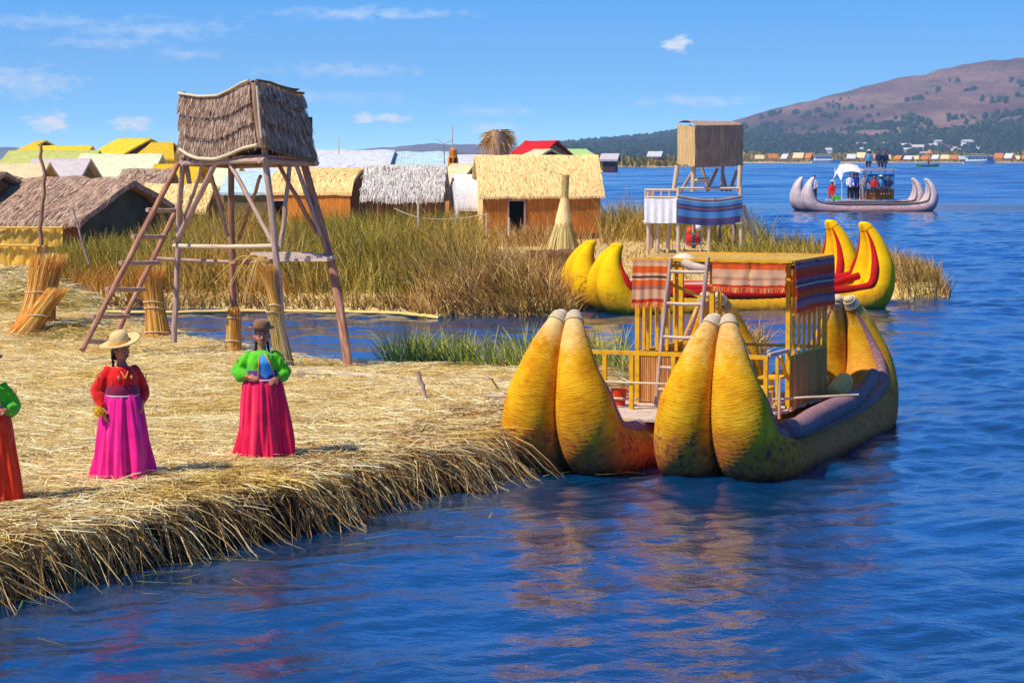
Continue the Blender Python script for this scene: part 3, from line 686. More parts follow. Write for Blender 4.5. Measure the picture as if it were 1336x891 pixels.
reeds('reeds_on_spit', 'feathery tan and green reeds behind the curled sterns on the spit', X, Yv, .92, M['reed_tan'], lean=.35, droop=(.05, .4))
X, Yv = scatter(2600, 636, 960, 66.5, 98, lambda X, Yv: (seg_dist(X, Yv, P2) > .1))
reeds('short_grass', 'low dry grass on the trodden ground before the house', X, Yv, .42, M['reed_tan'], lean=.6, droop=(.1, .6))
X, Yv = scatter(900, 640, 800, 92, 99, lambda X, Yv: (PXf(X, Yv) < 720) | (rng.random(len(X)) < .2))
reeds('grass_by_house', 'dry grass stems along the foot of the house wall', X, Yv, 1.2, M['reed_tan'], lean=.3)
X, Yv = scatter(7000, -60, 640, 101, 130, lambda X, Yv: rng.random(len(X)) < .8)
reeds('rear_reeds', 'tan reeds growing between the village huts', X, Yv, 1.35, M['reed_green'], width=(.03, .05))
# green reeds standing in the channel behind the near island
X, Yv = scatter(3000, 505, 830, 39.5, 47, lambda X, Yv: (vnoise(X, Yv, 1.1, 21) > .42) & (seg_dist(X, Yv, P1) < .6))
pxx = PXf(X, Yv); k = (Yv < 42.5) | ((pxx < 700) & (Yv < 45)); X, Yv = X[k], Yv[k]
reeds('channel_reeds', 'fresh green reeds standing in the channel behind the near island', X, Yv, 1.05, M['reed_bright'], base=np.zeros(len(X)), lean=.3, droop=(.05, .5))
X, Yv = scatter(420, 935, 1000, 46, 49.5, lambda X, Yv: rng.random(len(X)) < .9)
reeds('water_tuft', 'pale dry reed tuft standing in the water behind the boat cabin', X, Yv, .95, M['reed_tan'], base=np.zeros(len(X)), lean=.5, droop=(.05, .5))
n = 150; s_ = rng.random(n) * cum[-1]; p_, t_ = along(np.clip(s_, 0, cum[-1] - .01)); nr_ = np.stack([t_[:, 1], -t_[:, 0]], 1)
q_ = p_ + nr_ * (rng.random(n) ** 2 * 1.8)[:, None]; a_ = rng.normal(.2, .6, n)
V, Fq = blade_mesh(np.stack([q_[:, 0], q_[:, 1], np.full(n, .035)], 1), np.stack([np.cos(a_), np.sin(a_), np.zeros(n)], 1), rng.uniform(.2, .7, n), np.full(n, .012), np.zeros(n), 2, np.stack([-np.sin(a_), np.cos(a_), np.zeros(n)], 1))
tag(npmesh('floating_straw', V, Fq, M['reed_bright']), 'loose stalks floating on the water along the straw bank', 'straw', kind='stuff')
X, Yv = scatter(1200, 500, 840, 40, 41.8, lambda X, Yv: rng.random(len(X)) < .8)
reeds('rear_shore_grass', 'tan grass tufts along the rear shore of the near island', X, Yv, .5, M['reed_tan'], base=np.full(len(X), .1), lean=.6, droop=(.1, .9))

# ------------------------------------------------------------------ hills, far shore, haze
def interp(x, pts):
    xs, ys = zip(*pts); return np.interp(x, xs, ys)
RIDGE = [(640, 199), (700, 193), (760, 189), (850, 180), (900, 171), (960, 158), (1040, 137), (1100, 121), (1180, 105), (1260, 88), (1336, 76), (1450, 58), (1700, 40), (2400, 30)]
hm_ = NT('hillside'); p = hm_.pos()
n1 = hm_.noise(hm_.mapping(p, (.004, .0015, .012)), 1.0, 8, .65); n2 = hm_.noise(hm_.mapping(p, (.02, .006, .03)), 1, 6, .7)
c = hm_.ramp(n1, [(.34, C(64, 38, 46)), (.45, C(104, 68, 70)), (.55, C(132, 92, 86)), (.7, C(164, 128, 108))])
c = hm_.mix(hm_.math('MULTIPLY', hm_.math('SUBTRACT', n2, .5), 6, clamp=True), c, C(84, 76, 56))
hm_.principled(c, .95, .05, hm_.bump(n2, 1, 26)); M['hill'] = hm_.m
hx = np.linspace(560, 2400, 260); hy = np.linspace(0, 1, 46)
HX, HT = np.meshgrid(hx, hy); HY = 2500 + HT * 1900
RZ = 4 + (205 - interp(HX, RIDGE)) / F * 4300 * 1.05
HXw = (HX - 668) / F * 4300
gul = vnoise(HXw, HY, 130, 31) * .5 + vnoise(HXw + HY * .3, HY, 55, 32) * .3 + vnoise(HXw, HY, 24, 33) * .2
HZ = RZ * (HT ** .9) * (1 + .46 * (gul - .5) * (1 - HT * .55)) * np.clip(1 - (HT - .95) * 3, .7, 1)
HZ = np.where(HT < .02, -1, HZ)
NCx = len(hx); idx = (np.arange(len(hy) - 1)[:, None] * NCx + np.arange(NCx - 1)[None, :]).reshape(-1, 1)
tag(npmesh('hills', np.stack([HXw, HY, HZ], -1).reshape(-1, 3), idx + np.array([[0, 1, NCx + 1, NCx]]), M['hill'], smooth=True), kind='structure')
# trees of the hill: thousands of small crowns
def hill_z(X, Yv):
    T_ = np.clip((Yv - 2500) / 1900, 0, 1); px = 668 + X * F / 4300
    rz = 4 + (205 - interp(px, RIDGE)) / F * 4300 * 1.05
    g = vnoise(X, Yv, 130, 31) * .5 + vnoise(X + Yv * .3, Yv, 55, 32) * .3 + vnoise(X, Yv, 24, 33) * .2
    return rz * T_ ** .9 * (1 + .46 * (g - .5) * (1 - T_ * .55)) * np.clip(1 - (T_ - .95) * 3, .7, 1)
n = 30000; X = (rng.uniform(700, 1400, n) - 668) / F * 4300; T_ = rng.random(n); Yv = 2500 + 1850 * T_
px = 668 + X * F / 4300
dens = np.clip(1.25 - T_ * 1.7, 0, 1) * .8 + np.clip((960 - px) / 160, 0, 1) * .9 + .10
cl = vnoise(X, Yv, 60, 41) * .6 + vnoise(X, Yv, 150, 42) * .4
k = (cl > 1 - .66 * dens) & (vnoise(X, Yv, 90, 61) > .36) & (rng.random(n) < .22 * dens + .02) | ((rng.random(n) < .010) & (T_ < .86) & (cl > .42))
X, Yv, px = X[k], Yv[k], px[k]; Z = hill_z(X, Yv)
bm_v = []; ph = (1 + 5 ** .5) / 2
ico = np.array([(-1, ph, 0), (1, ph, 0), (-1, -ph, 0), (1, -ph, 0), (0, -1, ph), (0, 1, ph), (0, -1, -ph), (0, 1, -ph), (ph, 0, -1), (ph, 0, 1), (-ph, 0, -1), (-ph, 0, 1)]) / 1.9
icf = np.array([(0, 11, 5), (0, 5, 1), (0, 1, 7), (0, 7, 10), (0, 10, 11), (1, 5, 9), (5, 11, 4), (11, 10, 2), (10, 7, 6), (7, 1, 8), (3, 9, 4), (3, 4, 2), (3, 2, 6), (3, 6, 8), (3, 8, 9), (4, 9, 5), (2, 4, 11), (6, 2, 10), (8, 6, 7), (9, 8, 1)])
sub = 4; X = np.repeat(X, sub) + rng.normal(0, 8, len(X) * sub); Yv = np.repeat(Yv, sub) + rng.normal(0, 16, len(Yv) * sub); Z = hill_z(X, Yv)
n = len(X); r = rng.uniform(1.8, 5.2, n) * np.where(668 + X * F / 4300 < 960, 1.25, 1); V = ico[None] * r[:, None, None] * rng.uniform(.7, 1.3, (n, 12, 1)) * np.array([1, 1, 1.2]) + np.stack([X, Yv, Z + r * .8], 1)[:, None]
Fq = (np.arange(n)[:, None, None] * 12 + icf[None]).reshape(-1, 3)
M['far_trees'] = blademat('far_trees', [(0, C(14, 30, 28)), (.6, C(26, 48, 36)), (1, C(52, 66, 40))], None, 0, .9)
tag(npmesh('distant_trees', V.reshape(-1, 3), Fq, M['far_trees']), 'dark groves of trees dotted over the far hillside', 'trees', kind='stuff')
print('hill crowns', n)
# far range at the horizon, left and centre
far = MB(); P = []
prof = [(-400, 190), (-100, 194), (0, 192), (60, 195), (120, 197), (235, 192), (330, 199), (440, 198), (490, 193), (520, 191), (560, 187), (585, 189), (620, 188), (660, 191), (720, 194), (800, 196), (1300, 198)]
for k, dz in ((0, -1), (1, .55), (2, 1.0), (3, .6)):
    P.append([((x - 668) / F * 8000, 7600 + k * 250, 4 + (205 - interp(x, prof) + 2 * mnoise.noise(Vector((x * .05, 3, 0)))) / F * 8000 * max(dz, 0) - (6 if dz < 0 else 0)) for x in range(-400, 1300, 8)])
far.grid(P); tag(far.build('far_hills', M['hill']), kind='structure')

# low reed shore across the lake
def shore(name, pts, depth, h, Yb):
    m = MB(); fr = [((x - 668) / F * Yb, Yb, -.3) for x in pts]; 
    P = [fr, [(a, b + 2, h * (.6 + .4 * mnoise.noise(Vector((a * .05, 1, 0))))) for a, b, _ in fr], [(a, b + depth, h) for a, b, _ in fr]]
    m.grid(P); return m
tag(shore('x', list(range(776, 900, 4)), 60, .8, 905).build('ground_reed_islet', M['straw_ground']), kind='structure')
tag(shore('x', list(range(960, 1460, 5)), 500, 1.0, 1560).build('ground_far_shore', M['straw_ground']), kind='structure')
tag(shore('x', list(range(560, 800, 5)), 300, .8, 620).build('ground_middle_shore', M['straw_ground']), kind='structure')
def far_reeds(name, label, px0, px1, Y0, Y1, n, h, wd):
    Yv = rng.uniform(Y0, Y1, n); X = (rng.uniform(px0, px1, n) - 668) / F * Yv
    c = vnoise(X, Yv, wd * 22, 51)
    root = np.stack([X, Yv, np.full(n, .3)], 1); dirs = np.stack([rng.normal(0, .3, n), rng.normal(0, .3, n), np.ones(n)], 1)
    V, Fq = blade_mesh(root, dirs, h * rng.uniform(.4, 1, n) * (.3 + c), np.full(n, wd), rng.uniform(0, .2, n), 2, np.tile([[1., 0, 0]], (n, 1)), .6)
    tag(npmesh(name, V, Fq, M['reed_green']), label, 'reeds', kind='stuff')
far_reeds('islet_reeds', 'low olive reeds on the islet behind the right tower', 778, 895, 906, 960, 4500, 4.2, .6)
far_reeds('far_shore_reeds', 'strip of yellow green reeds along the far shore', 962, 1440, 1605, 1740, 13000, 8.0, 1.2)
far_reeds('far_shore_front_reeds', 'low tan reeds fringing the far shore before the tiny huts', 962, 1440, 1562, 1580, 3500, 2.6, 1.0)
far_reeds('middle_shore_reeds', 'olive reeds at the end of the village shore', 600, 800, 622, 700, 2600, 2.4, .5)

hz = MB(); hz.box((0, 4250, 214.5), (12800, 9300, 431))
ho = hz.build('haze', M['dark']); tag(ho, kind='stuff')
hmat = bpy.data.materials.new('haze'); hmat.use_nodes = True; hmat.node_tree.nodes.clear()
pv = hmat.node_tree.nodes.new('ShaderNodeVolumePrincipled'); ov = hmat.node_tree.nodes.new('ShaderNodeOutputMaterial')
pv.inputs['Color'].default_value = (.52, .76, 1.0, 1); pv.inputs['Density'].default_value = 1.2e-4
hmat.node_tree.links.new(pv.outputs[0], ov.inputs['Volume']); ho.data.materials.clear(); ho.data.materials.append(hmat)

# ================================================================== reed catamarans
def sm_path(pts, n):
    """Catmull-Rom through (a, b, c, ...) tuples"""
    P = np.array(pts, float); m = len(P); out = []
    for t in np.linspace(0, m - 1 - 1e-6, n):
        i = int(t); f = t - i
        p0, p1, p2, p3 = P[max(i - 1, 0)], P[i], P[min(i + 1, m - 1)], P[min(i + 2, m - 1)]
        out.append(.5 * (2 * p1 + (p2 - p0) * f + (2 * p0 - 5 * p1 + 4 * p2 - p3) * f * f + (3 * p1 - p0 - 3 * p2 + p3) * f ** 3))
    return np.array(out)
def hull(root, t0, L, k, mats, res=1.0, stern_h=1.0, belly=1.0, bow_h=1.0, rim_r=.085, caps=True, tie=True):
    """one hull: two bound reed rolls that meet at the curled tips, a thinner rim roll along each.  s = along, t = across"""
    prof = [(.50, 1.99, .085), (.40, 1.86, .125), (.27, 1.62, .19), (.18, 1.30, .265), (.16, .95, .345), (.24, .60, .395), (.45, .32, .425), (.85, .15, .45), (1.5, .07, .45), (2.4, .04, .44)]
    sp = [(L / 2, .03, .44)]
    st = [(L - a, z if z < .4 else .4 + (z - .4) * stern_h, r) for a, z, r in prof[::-1]]
    pts = [(a * 1, z if z < .4 else .4 + (z - .4) * bow_h, r * belly) for a, z, r in prof] + sp + [(a, z, r * belly) for a, z, r in st]
    n = int(320 * res); path = sm_path(pts, n)
    for side in (-1, 1):
        m = MB(); P = []; rad = []
        for i, (s, z, r) in enumerate(path):
            off = r * .93 + .012
            P.append((s * k, (t0 + side * off) * k, z * k)); rad.append(r * k * (1 + (.013 if i % 2 else -.006) * min(res, 1)) * (1 + .018 * mnoise.noise(Vector((s * 2.2, side * 5 + t0, z * 2)))))
        m.tube(P, rad, int(30 * res) if res >= 1 else 12, up=(0, 1, 0))
        rl = m.build('reed_roll', mats['roll'] if side < 0 or 'roll2' not in mats else mats['roll2'], root)
        # rim roll on the inboard-upper face of the roll
        Q = []; rr = []
        lo, hi = int(n * .035), int(n * .965)
        for i in range(lo, hi, 2):
            s, z, r = path[i]; a = path[max(i - 2, 0)]; b = path[min(i + 2, n - 1)]
            tx, tz = b[0] - a[0], b[1] - a[1]; l = math.hypot(tx, tz) + 1e-9; nx_, nz_ = -tz / l, tx / l
            # normal pointing to the deck side
            up_ = abs(tz) / l
            lift = .84 - .10 * up_; out = .42 + .25 * up_
            Q.append(((s + nx_ * r * lift) * k, (t0 + side * (r * .93 + r * out)) * k, (z + nz_ * r * lift) * k))
            e = min(i - lo, hi - i) / 50
            rr.append(k * rim_r * min(1, .45 + .55 * e) * (1.0 + .45 * math.sin(math.pi * min(1, max(0, (s - 1) / (L - 2)))) ** .5 if 1 < s < L - 1 else 1.0 * min(1, .45 + .55 * e)))
        q = MB(); q.tube(Q, rr, 12 if res >= 1 else 6)
        q.build('rim_roll', mats['rim'], root)
        if caps:
            for lo2, hi2 in ((0, int(n * .042)), (n - int(n * .042), n)):
                seg = list(range(max(lo2, 0), min(hi2 + 1, n)))
                if len(seg) < 3: continue
                cpt = MB(); cpt.tube([P[i] for i in seg], [rad[i] * 1.05 + .008 for i in seg], 20, up=(0, 1, 0))
                end = P[0] if lo2 == 0 else P[-1]
                cpt.ball(end, (rad[0] * 1.04, rad[0] * 1.04, rad[0] * .8), 12, 8)
                cpt.build('tip_wrap', mats['cap'], root)
    if tie:
        for e in (0, -1):
            s, z, r = path[e + (3 if e == 0 else -3)]
            m = MB(); m.tube([(s * k + .0, (t0 + .19 * math.cos(a) * .9) * k, (z - .06 + .03 * math.sin(a * 3)) * k + .10 * math.sin(a) * k * 0) for a in np.linspace(-math.pi, 0, 9)], .012 * k, 5)
            m.build('tie_rope', M['rope'], root)
    return path

def near_boat():
    th = math.atan(.41); O = Vector((2.43, 28.18, 0))
    root = empty('reed_catamaran', O, 'big weathered yellow reed catamaran with orange striped cabin cloths moored at the near island', 'boat', rz=math.pi / 2 - th)
    L = 7.15
    hull(root, 0, L, 1, dict(roll=M['hull_weathered_shaded'], roll2=M['hull_old'], rim=M['rim_mauve'], cap=M['tipcap']), stern_h=.93)
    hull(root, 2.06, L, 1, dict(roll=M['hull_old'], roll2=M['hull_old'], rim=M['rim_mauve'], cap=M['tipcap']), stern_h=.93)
    # the thick gunwale roll dropped over the outer side of the right hull
    g = MB(); pts = sm_path([(1.15, -.64, .56), (1.6, -.70, .53), (2.2, -.70, .56), (3.2, -.69, .58), (4.3, -.69, .60), (5.2, -.69, .68), (5.85, -.66, .84)], 40)
    g.tube(pts, [.10 + .055 * math.sin(math.pi * min(1, i / 30)) ** .5 for i in range(40)], 16); g.build('gunwale_roll', M['rim_mauve'], root)
    for t, s in ((-.16, 5.55), (.18, 5.55)):
        b = MB(); b.tube(sm_path([(5.45, t * 1.1, .55), (5.75, t * 1.1, .60), (6.0, t * 1.1, .68), (6.25, t, .74)], 16), [.10, .13, .145, .15, .155, .155, .155, .155, .15, .15, .145, .14, .13, .11, .08, .04], 16)
        b.build('stern_cushion', M['roll_pale'], root)
    zd = .56
    # deck planks laid across both hulls
    pk = 0; s = 1.62
    while s < 5.6:
        wd = random.uniform(.135, .165); m = MB()
        ln0, ln1 = random.uniform(-.10, -.02), random.uniform(2.36, 2.50)
        if s < 2.6: ln0, ln1 = random.uniform(.62, .70), random.uniform(1.9, 2.2)
        m.box((s, (ln0 + ln1) / 2, zd - .02 + random.uniform(-.004, .004)), (wd - .012, ln1 - ln0, .035), random.uniform(-.012, .012))
        m.build('deck_plank', M['plank'], root); s += wd
    for t in (.3, 1.2, 2.3):
        m = MB(); m.beam((1.65, t, zd - .075), (5.5, t, zd - .075), .06, .06); m.build('deck_bearer', M['plank'], root)
    def yw(a, b, w_=.05, name='post', h=None, mat='yellow_wood'):
        m = MB(); m.beam(a, b, w_, h); return m.build(name, M[mat], root)
    zt, zr = 2.52, 1.31; s0, s1, t0, t1 = 3.5, 5.46, -.03, 2.15
    # corner posts, back posts
    for s, t in ((s0, t0), (s0, t1), (s1, t0), (s1, t1), (s0, 1.06)): yw((s, t, zd), (s, t, zt), .062)
    yw((s0 - .001, .95, zd), (s0, .95, zt - .3), .05)
    # slats: left front bay, right side
    for t in (2.00, 1.86, 1.72, 1.58): yw((s0, t, zr - .01), (s0, t, zt - .02), .042, 'slat', .03)
    for i in range(6): s = s0 + .27 + i * .275; yw((s, t0, zr - .02), (s, t0, zt - .02), .042, 'slat', .03)
    for i in range(6): s = s0 + .27 + i * .275; yw((s, t1, zr - .02), (s, t1, zt - .02), .042, 'slat', .03)
    for z in (zr - .05, zt - .03):
        yw((s0, t0 + .035, z), (s0, t1 - .035, z), .045, 'cross_rail') if z > 2 else yw((s0, 1.10, z), (s0, t1 - .035, z), .045, 'cross_rail')
        yw((s1, t0 + .035, z), (s1, t1 - .035, z), .045, 'cross_rail')
        yw((s0 + .035, t0, z), (s1 - .035, t0, z), .045, 'cross_rail'); yw((s0 + .035, t1, z), (s1 - .035, t1, z), .045, 'cross_rail')
    yw((s0 - .02, t0 + .04, 2.22), (s0 - .02, 1.02, 2.22), .05, 'lintel')
    yw((s0 + .01, 1.74, 2.26), (s0 + .01, 1.12, 2.02), .04, 'diagonal_brace')
    yw((s0 - .3, t0 + .02, 1.30), (s0 - .03, t0 + .02, 1.02), .04, 'diagonal_brace')
    # roof
    for i in range(9):
        t = t0 + .05 + i * (t1 - t0 - .1) / 8
        m = MB(); m.beam((s0 - .06, t, zt + .025), (s1 + .06, t, zt + .025), .05, .04); m.build('roof_batten', M['yellow_wood'], root)
    m = MB(); P = [[(s0 - .12 + (s1 - s0 + .24) * i / 12, t0 - .07 + (t1 - t0 + .14) * j / 14, zt + .062 + .012 * mnoise.noise(Vector((i * .8, j * .8, 3)))) for j in range(15)] for i in range(13)]
    m.grid(P); m.build('roof_canvas', M['roof_ochre'], root)
    for a, b in (((s0 - .13, t0 - .08, zt + .06), (s0 - .13, t1 + .08, zt + .06)), ((s1 + .13, t0 - .08, zt + .06), (s1 + .13, t1 + .08, zt + .06)), ((s0 - .10, t0 - .08, zt + .055), (s1 + .10, t0 - .08, zt + .055))): yw(a, b, .04, 'roof_edge_board')
    m = MB(); m.tube(sm_path([(s0 + .1, 1.64, zt + .07), (s0 - .02, 1.46, zt + .06), (s0 - .07, 1.29, zt - .02), (s0 - .07, 1.06, zt - .06)], 14), [.04, .06, .08, .10, .11, .12, .12, .12, .11, .10, .09, .08, .06, .04], 12, sy=.8); m.build('rolled_canvas', M['canvas'], root)
    # cloths, hung with folds
    def hang(p0, p1, drop, mat, name, bow=.02, seed=0, nf=9, hem=.02, out=None):
        p0, p1 = Vector(p0), Vector(p1); d = (p1 - p0); o = Vector(out); m = MB(); P = []
        for i in range(9):
            f = i / 8; row = []
            for j in range(34):
                g_ = j / 33; wv = math.sin(g_ * nf * 3.1 + seed + f) * .012 * (.4 + f) + .02 * mnoise.noise(Vector((g_ * 5, f * 2.5, seed)))
                row.append(p0 + d * g_ + o * (.012 + wv + bow * f) + Vector((0, 0, -drop * f * (1 + hem * math.sin(g_ * 6 + seed)))))
            P.append(row)
        P = P[::-1]; m.grid(P); P2_ = [[q - o * .008 for q in r_] for r_ in P]; m.grid(P2_, flip=True)
        tv, td = [], []
        for j in range(70):
            g_ = j / 69; q_ = P[0][min(32, int(g_ * 33))].lerp(P[0][min(33, int(g_ * 33) + 1)], g_ * 33 % 1 if g_ < 1 else 0); tv.append(q_); td.append((random.gauss(0, .15), random.gauss(0, .15), -1))
        Vb, Fb = blade_mesh(np.array(tv), np.array(td), np.full(70, .07), np.full(70, .012), np.zeros(70), 1, np.tile([[.3, 1., 0]], (70, 1)), .3)
        o_ = npmesh('cloth_fringe', Vb, Fb, M['fringe'], root); o_['kind'] = 'stuff'
        return m.build(name, M[mat], root)
    hang((s0 - .16, t1 + .02, zt + .06), (s0 - .16, 1.62, zt + .06), .60, 'cloth_left', 'striped_cloth', seed=1, out=(-1, 0, 0))
    hang((s0 - .16, 1.01, zt + .03), (s0 - .16, .48, zt + .03), .33, 'cloth_front', 'striped_cloth', seed=4, nf=4, out=(-1, 0, 0))
    hang((s0 - .162, .46, zt + .03), (s0 - .162, t0 + .0, zt + .03), .33, 'cloth_front', 'striped_cloth', seed=6, nf=4, out=(-1, 0, 0))
    hang((s0 - .12, t0 - .11, zt + .05), (s1 + .08, t0 - .11, zt + .05), .68, 'cloth_side', 'striped_cloth', seed=2, out=(0, -1, 0))
    # reed mats round the lower half
    def panel(p0, p1, z0, z1_, th=.03, mat='reed_panel'):
        p0, p1 = Vector(p0), Vector(p1); d = p1 - p0; L_ = d.length; n = int(L_ / .032); d.normalize(); m = MB()
        for i in range(n):
            c = p0 + d * (i + .5) * L_ / n; hh = random.uniform(-.02, .02); m.tube([c + Vector((0, 0, z0)), c + Vector((0, 0, z1_ + hh))], L_ / n * .52, 6)
        m.build('reed_mat', M[mat], root)
    panel((s0 + .01, t1 - .04, 0), (s0 + .01, 1.59, 0), zd + .01, 1.22)
    panel((s0 + .01, 1.46, 0), (s0 + .01, 1.16, 0), zd + .01, 1.18)
    panel((s0 + .05, t0 - .035, 0), (s1 - .02, t0 - .035, 0), zd + .01, 1.24)
    panel((s0 + .05, t1 + .035, 0), (s1 - .02, t1 + .035, 0), zd + .01, 1.24)
    # benches
    for t in (.26, 1.88):
        m = MB(); m.box(((s0 + s1) / 2, t, zd + .40), (1.8, .32, .03)); m.build('bench_seat', M['yellow_wood'], root)
        for s in (s0 + .2, s1 - .2): yw((s, t, zd), (s, t, zd + .385), .05, 'bench_leg')
    # railing round the fore deck
    sr = 2.62; zrl = 1.33
    yw((sr, .0, zrl), (sr, 2.80, zrl), .055, 'railing_top'); 
    for t in (.03, 1.33, 1.93, 2.32): yw((sr, t, zd - .01), (sr, t, zrl - .03), .055, 'railing_post')
    yw((sr + .03, .0, zrl + .03), (s0 - .04, t0, zrl + .03), .045, 'railing_top', mat='plank')
    m = MB(); m.tube([(sr - .03, .8, .93), (sr - .03, 2.78, .92)], .016, 8); m.build('railing_rod', M['pole_pale'], root)
    yw((sr + .45, .0, zd), (sr + .45, .0, 1.3), .04, 'railing_post', mat='yellow_wood')
    m = MB(); m.box((sr + .5, .26, .86), (.5, .3, .04)); m.build('side_shelf', M['yellow_wood'], root)
    # rope posts
    for s, t, z in ((2.75, -.12, 1.02), (2.66, -.02, .86)):
        m = MB(); m.tube([(s, t, .5), (s + .01, t, z)], .024, 8); m.build('mooring_post', M['pole_pale'], root)
    return root
BOAT = near_boat()
bm_ = BOAT.matrix_basis.copy(); BW = lambda s, t, z: Matrix.Translation(BOAT.location) @ Euler((0, 0, BOAT.rotation_euler.z)).to_matrix().to_4x4() @ Vector((s, t, z))
# ladder leaning on the cabin roof
def ladder(name, label, rails, rungs, mats, rr=.035, cat='ladder'):
    base = (Vector(rails[0][-1]) + Vector(rails[1][-1])) / 2
    root = empty(name, base, label, cat)
    for r_, mt in zip(rails, mats):
        m = MB(); P = sm_path([tuple(p) for p in r_], 12); m.tube([Vector(p) + Vector((mnoise.noise(Vector(p)) * .01, 0, 0)) for p in P], [rr * (1 + .12 * mnoise.noise(Vector(p) * 3)) for p in P], 9); m.build('rail', M[mt], root, world=True)
    for a, b in rungs:
        m = MB(); m.tube([Vector(a), (Vector(a) + Vector(b)) / 2 + Vector((0, 0, -.006)), Vector(b)], rr * .8, 8); m.build('rung', M[mats[2]], root, world=True)
    return root
def lp(s, t, f): return BW(s + .0, t, 0) * (1 - f)
ra = [BW(3.36, 1.62, 2.60), BW(3.24, 1.66, 1.9), BW(3.02, 1.72, .57)]; rb = [BW(3.36, 1.08, 2.62), BW(3.24, 1.12, 1.9), BW(3.02, 1.18, .57)]
def on(r_, z):
    for a, b in zip(r_, r_[1:]):
        if b.z <= z <= a.z: return a.lerp(b, (a.z - z) / (a.z - b.z))
    return r_[-1]
ladder('deck_ladder', 'mauve wooden ladder leaning against the cabin roof of the near yellow boat', [ra, rb], [(on(ra, z), on(rb, z)) for z in (2.42, 1.98, 1.52, 1.1, .8)], ('pole', 'pole', 'pole_pale'), .03)
def pole_thing(name, label, cat, P, r0, r1, mat='pole', group=None, n=9, seed=0, wob=.02):
    root = empty(name, Vector(P[0]), label, cat, group)
    Q = sm_path([tuple(p) for p in P], 14); m = MB()
    m.tube([Vector(p) + Vector((mnoise.noise(Vector((i * .5, seed, 0))) * wob, 0, mnoise.noise(Vector((i * .5, seed, 9))) * wob * .3)) for i, p in enumerate(Q)], [r0 + (r1 - r0) * i / 13 + .1 * r0 * mnoise.noise(Vector((i, seed, 1))) for i in range(14)], n)
    m.build('shaft', M[mat], root, world=True); return root
pole_thing('boat_pole', 'thin white pole laid across the right hull of the near boat', 'pole', [BW(2.7, .30, .72), BW(3.0, -.35, .77), BW(3.2, -1.10, .82)], .018, .014, 'pole_pale')
pole_thing('boat_pole', 'thin white pole reaching from the straw bank to the near boat deck', 'pole', [gp(635, 516, .60) , BW(2.9, 2.4, .66), BW(3.0, 1.9, .66)], .02, .016, 'pole_pale')
cr = empty('plastic_bucket', BW(3.0, 2.25, .56), 'small orange bucket on the near boat deck behind the railing', 'bucket')
m = MB(); m.tube([(0, 0, 0), (0, 0, .12), (0, 0, .24)], [.085, .10, .115], 18); m.build('pail', M['orange'], cr)
m = MB(); m.tube([(.115 * math.cos(a), 0, .24 + .10 * math.sin(a)) for a in np.linspace(0, math.pi, 9)], .005, 5); m.build('handle', M['rope'], cr)

# second catamaran, bright yellow with red rims, lying along the far shore
th = math.atan2(.936, .35)
O2 = gp(792, 409, 0); b2 = empty('reed_catamaran', (O2.x - .15, O2.y + .35, 0), 'bright yellow reed catamaran with red rims lying along the village shore', 'boat', rz=math.pi / 2 - math.atan2(.952, .305))
m2 = dict(roll=M['hull_new'], rim=M['rim_red'], cap=M['hull_new'])
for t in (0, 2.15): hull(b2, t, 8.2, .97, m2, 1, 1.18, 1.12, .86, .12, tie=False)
for s in np.arange(1.9, 6.2, .17):
    m = MB(); m.box((s, 1.05, .62), (.155, 2.7, .03)); m.build('deck_plank', M['plank'], b2)
for t in (-.35, .35, 1.8, 2.5):
    m = MB(); m.tube([(.8, t, .55), (2, t * .9, .58), (4, t * .9, .55), (6.2, t * .9, .60), (7.2, t * .8, .85)], .10, 10); m.build('red_roll', M['rim_red'], b2)

# third catamaran with passengers out on the lake
g0 = gp(1052, 276, 0); b3 = empty('reed_catamaran', (g0.x - .1, g0.y, 0), 'grey reed catamaran carrying a crowd of passengers across the open lake', 'boat', rz=math.pi / 2 - math.atan2(.985, .17))
m3 = dict(roll=M['hull_grey'], rim=M['rim_grey'], cap=M['tipcap'])
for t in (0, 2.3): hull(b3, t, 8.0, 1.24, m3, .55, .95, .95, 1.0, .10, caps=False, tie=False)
m = MB(); m.box((5.2, 1.3, .80), (5.6, 2.9, .08)); m.build('deck', M['plank'], b3)
m = MB(); m.box((5.8, 1.3, 1.25), (2.3, 2.0, .72)); m.build('cabin_wall', M['mat_orange'], b3)
for s in (4.7, 5.8, 6.9):
    for t in (.35, 2.25):
        m = MB(); m.beam((s, t, .84), (s, t, 3.0), .08); m.build('post', M['white_paint'], b3)
m = MB(); m.box((5.8, 1.3, 3.05), (2.6, 2.3, .12)); m.build('cabin_roof', M['canvas'], b3)
m = MB(); m.box((5.9, .28, 2.35), (2.1, .04, .75)); m.build('window_band', M['shirt_teal'], b3)
m = MB(); P = [[(2.9 + .2 * j, .5 + .25 * i, 3.5 - .35 * abs(i - 4) * .4 - .3 * (j - 4) ** 2 * .03 - (.9 if j == 0 else 0) * .6) for j in range(9)] for i in range(9)]
m.grid(P); m.build('awning', M['cloth_white'], b3)
for s, t in ((3.0, .6), (4.4, .6), (3.0, 2.3), (4.4, 2.3)):
    m = MB(); m.beam((s, t, .84), (s, t, 3.2), .05); m.build('awning_post', M['white_paint'], b3)
m = MB(); m.box((2.5, .5, .98), (.6, .5, .28)); m.build('green_bag', M['green_cloth'], b3)

